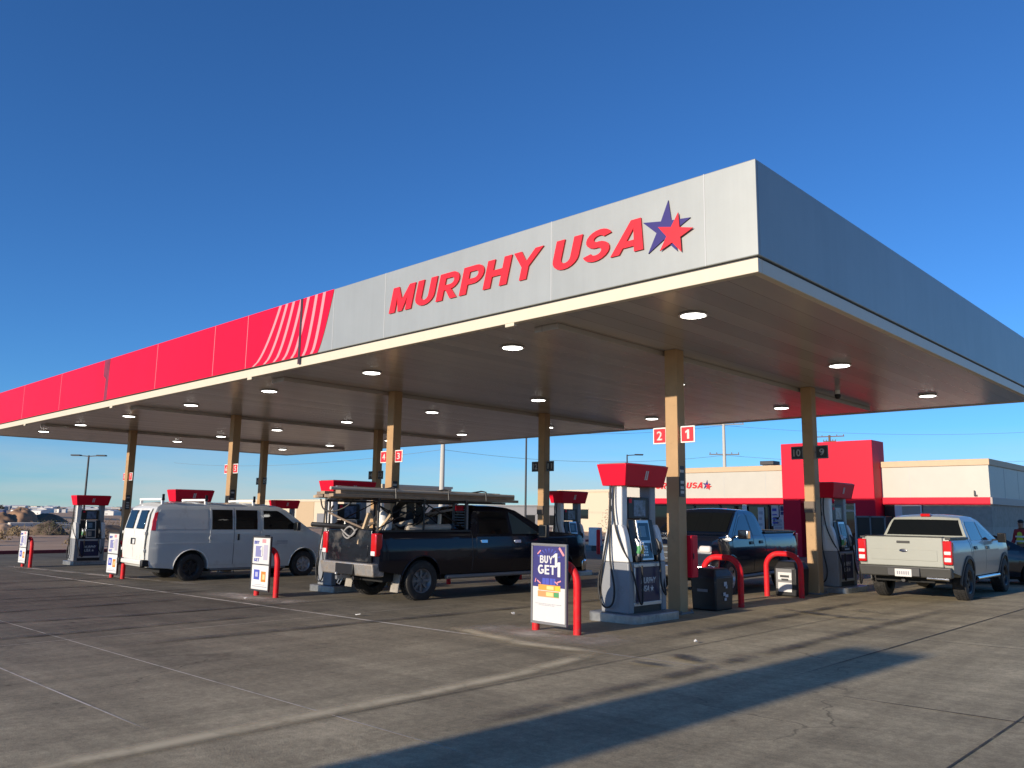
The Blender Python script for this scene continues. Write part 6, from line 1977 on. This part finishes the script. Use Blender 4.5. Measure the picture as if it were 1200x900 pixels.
# hose from the back-row pump into the sage pickup
o = thing('fuel_hose', 'black hose with a red nozzle filling the sage green pickup', 'fuel hose', (-7.98, 19.7, gz(-8)))
b = MB(); b.tube(smooth_curve([(.30, .1, 1.05), (.42, .0, .72), (.50, -.25, .34), (.58, -.55, .28), (.66, -.78, .50), (.72, -.88, .88), (.80, -.88, .99)], 6), .017, 8); b.build('hose', M['rubber'], o)
b = MB(); b.tube([(.72, -.88, .86), (.75, -.88, .97), (.82, -.88, 1.03), (.90, -.88, 1.04)], [.022, .035, .034, .02], 8); b.build('nozzle', M['red'], o)

# ---------------------------------------------------------------- litter
for k, (x, y, s_, lb) in enumerate(((-11.85, 8.6, .05, 'white scrap of litter on the light paving joint, nearer the camera'), (-16.0, 8.75, .04, 'white scrap of litter on the light paving joint, farther left'), (-6.05, 9.9, .03, 'tiny white scrap of litter on the paving by the near pump'),
                                    (-10.1, 10.6, .04, 'pale scrap of litter between the pickup and the poster'))):
    b = MB()
    V = [b.bm.verts.new((s_ * math.cos(a) * random.uniform(.6, 1.3), s_ * math.sin(a) * random.uniform(.6, 1.3), random.uniform(.005, .03))) for a in (0, 1, 2, 3.1, 4.2, 5.2)]
    T = [b.bm.verts.new(v.co + Vector((0, 0, .012))) for v in V]
    b.bm.faces.new(V[::-1]); b.bm.faces.new(T)
    for i in range(6):
        b.bm.faces.new((V[i], V[(i + 1) % 6], T[(i + 1) % 6], T[i]))
    q = b.build('paper_scrap', M['poster_white'], None, smooth=0); q.location = (x, y, gz(x) + .012)
    tag(q, lb, 'litter', 'scraps of litter')

# ---------------------------------------------------------------- price pylon behind the camera (its shadow lies across the paving)
o = thing('price_pylon', 'tall narrow price pylon whose long shadow crosses the paving in the foreground', 'pylon sign', (-4.93, -12.0, .06))
b = MB(); b.box(-.52, .52, -.14, .14, 0, 5.70); b.build('post', M['grey'], o, bevel=.02)
b = MB(); b.box(-.50, .50, -.165, -.142, 3.7, 5.6); b.box(-.50, .50, .142, .165, 3.7, 5.6); b.build('face', M['red'], o)
b = MB(); b.box(-.7, .7, -.4, .4, -.1, .3); b.build('footing', CONC, o, bevel=.03)

# ---------------------------------------------------------------- daylight and camera
EL, AZ = R(13.9), R(2.4)                    # the light travels towards +Y, a touch towards +X
d = Vector((math.sin(AZ) * math.cos(EL), math.cos(AZ) * math.cos(EL), -math.sin(EL)))
sl = bpy.data.lights.new('sun', 'SUN')
sl.energy = 5.0
sl.angle = R(0.53)
sl.color = (1.0, 0.87, 0.70)
so = bpy.data.objects.new('sun', sl)
COL.objects.link(so)
so.rotation_euler = d.to_track_quat('-Z', 'Y').to_euler()
so.location = (-10, -40, 30)

w = bpy.data.worlds.new('World')
SC.world = w
w.use_nodes = True
nt = w.node_tree
N, L = nt.nodes.new, nt.links.new
bg = nt.nodes['Background']
sky = N('ShaderNodeTexSky')
sky.sky_type = 'NISHITA'
sky.sun_disc = False
sky.sun_elevation = EL
sky.sun_rotation = R(180) + AZ
sky.altitude = 900
sky.air_density = 1.0
sky.dust_density = 0.0
sky.ozone_density = 3.0
hs = N('ShaderNodeHueSaturation')
hs.inputs['Saturation'].default_value = 1.0
ti = N('ShaderNodeMix'); ti.data_type = 'RGBA'; ti.blend_type = 'MULTIPLY'; ti.inputs['Factor'].default_value = 1.0
ti.inputs['B'].default_value = (0.50, 0.99, 1.54, 1)
L(sky.outputs['Color'], ti.inputs['A'])
L(ti.outputs['Result'], hs.inputs['Color'])
# thin high cloud low over the left horizon
tc = N('ShaderNodeTexCoord')
mp = N('ShaderNodeMapping'); mp.inputs['Scale'].default_value = (2.0, 2.0, 16.0)
L(tc.outputs['Generated'], mp.inputs[0])
no = N('ShaderNodeTexNoise'); no.inputs['Scale'].default_value = 1.6; no.inputs['Detail'].default_value = 6; no.inputs['Roughness'].default_value = 0.55
L(mp.outputs[0], no.inputs['Vector'])
sp = N('ShaderNodeSeparateXYZ'); L(tc.outputs['Generated'], sp.inputs[0])
zr = N('ShaderNodeMapRange'); zr.inputs['From Min'].default_value = 0.10; zr.inputs['From Max'].default_value = 0.02
L(sp.outputs['Z'], zr.inputs['Value'])
nr = N('ShaderNodeMapRange'); nr.inputs['From Min'].default_value = 0.28; nr.inputs['From Max'].default_value = 0.62; nr.inputs['To Max'].default_value = 0.62
L(no.outputs['Fac'], nr.inputs['Value'])
mu = N('ShaderNodeMath'); mu.operation = 'MULTIPLY'
L(zr.outputs['Result'], mu.inputs[0]); L(nr.outputs['Result'], mu.inputs[1])
mi = N('ShaderNodeMix'); mi.data_type = 'RGBA'
L(mu.outputs[0], mi.inputs['Factor']); L(hs.outputs['Color'], mi.inputs['A'])
mi.inputs['B'].default_value = (5.6, 5.9, 6.0, 1)
L(mi.outputs['Result'], bg.inputs['Color'])
bg.inputs['Strength'].default_value = 0.098

cam = bpy.data.cameras.new('camera')
co = bpy.data.objects.new('camera', cam)
COL.objects.link(co)
SC.camera = co
yaw, pitch, roll, Fpx = R(43.92182562), R(9.06262844), R(0.8439228), 957.199
f = Vector((-math.sin(yaw) * math.cos(pitch), math.cos(yaw) * math.cos(pitch), math.sin(pitch)))
r_ = Vector((math.cos(yaw), math.sin(yaw), 0))
u_ = r_.cross(f)
rx = math.cos(roll) * r_ + math.sin(roll) * u_
ux = -math.sin(roll) * r_ + math.cos(roll) * u_
co.matrix_world = Matrix(((rx.x, ux.x, -f.x, 0), (rx.y, ux.y, -f.y, 0), (rx.z, ux.z, -f.z, 1.7), (0, 0, 0, 1)))
cam.sensor_width = 36
cam.lens = Fpx / 1200 * 36
cam.clip_start = 0.05
cam.clip_end = 20000

vs = SC.view_settings
SC.display_settings.display_device = 'sRGB'
vs.view_transform = 'Standard'
vs.look = 'None'
vs.exposure = 0.1
vs.gamma = 1.0
SC.render.engine = 'CYCLES'
SC.cycles.max_bounces = 6
SC.cycles.transparent_max_bounces = 16
SC.cycles.use_denoising = True
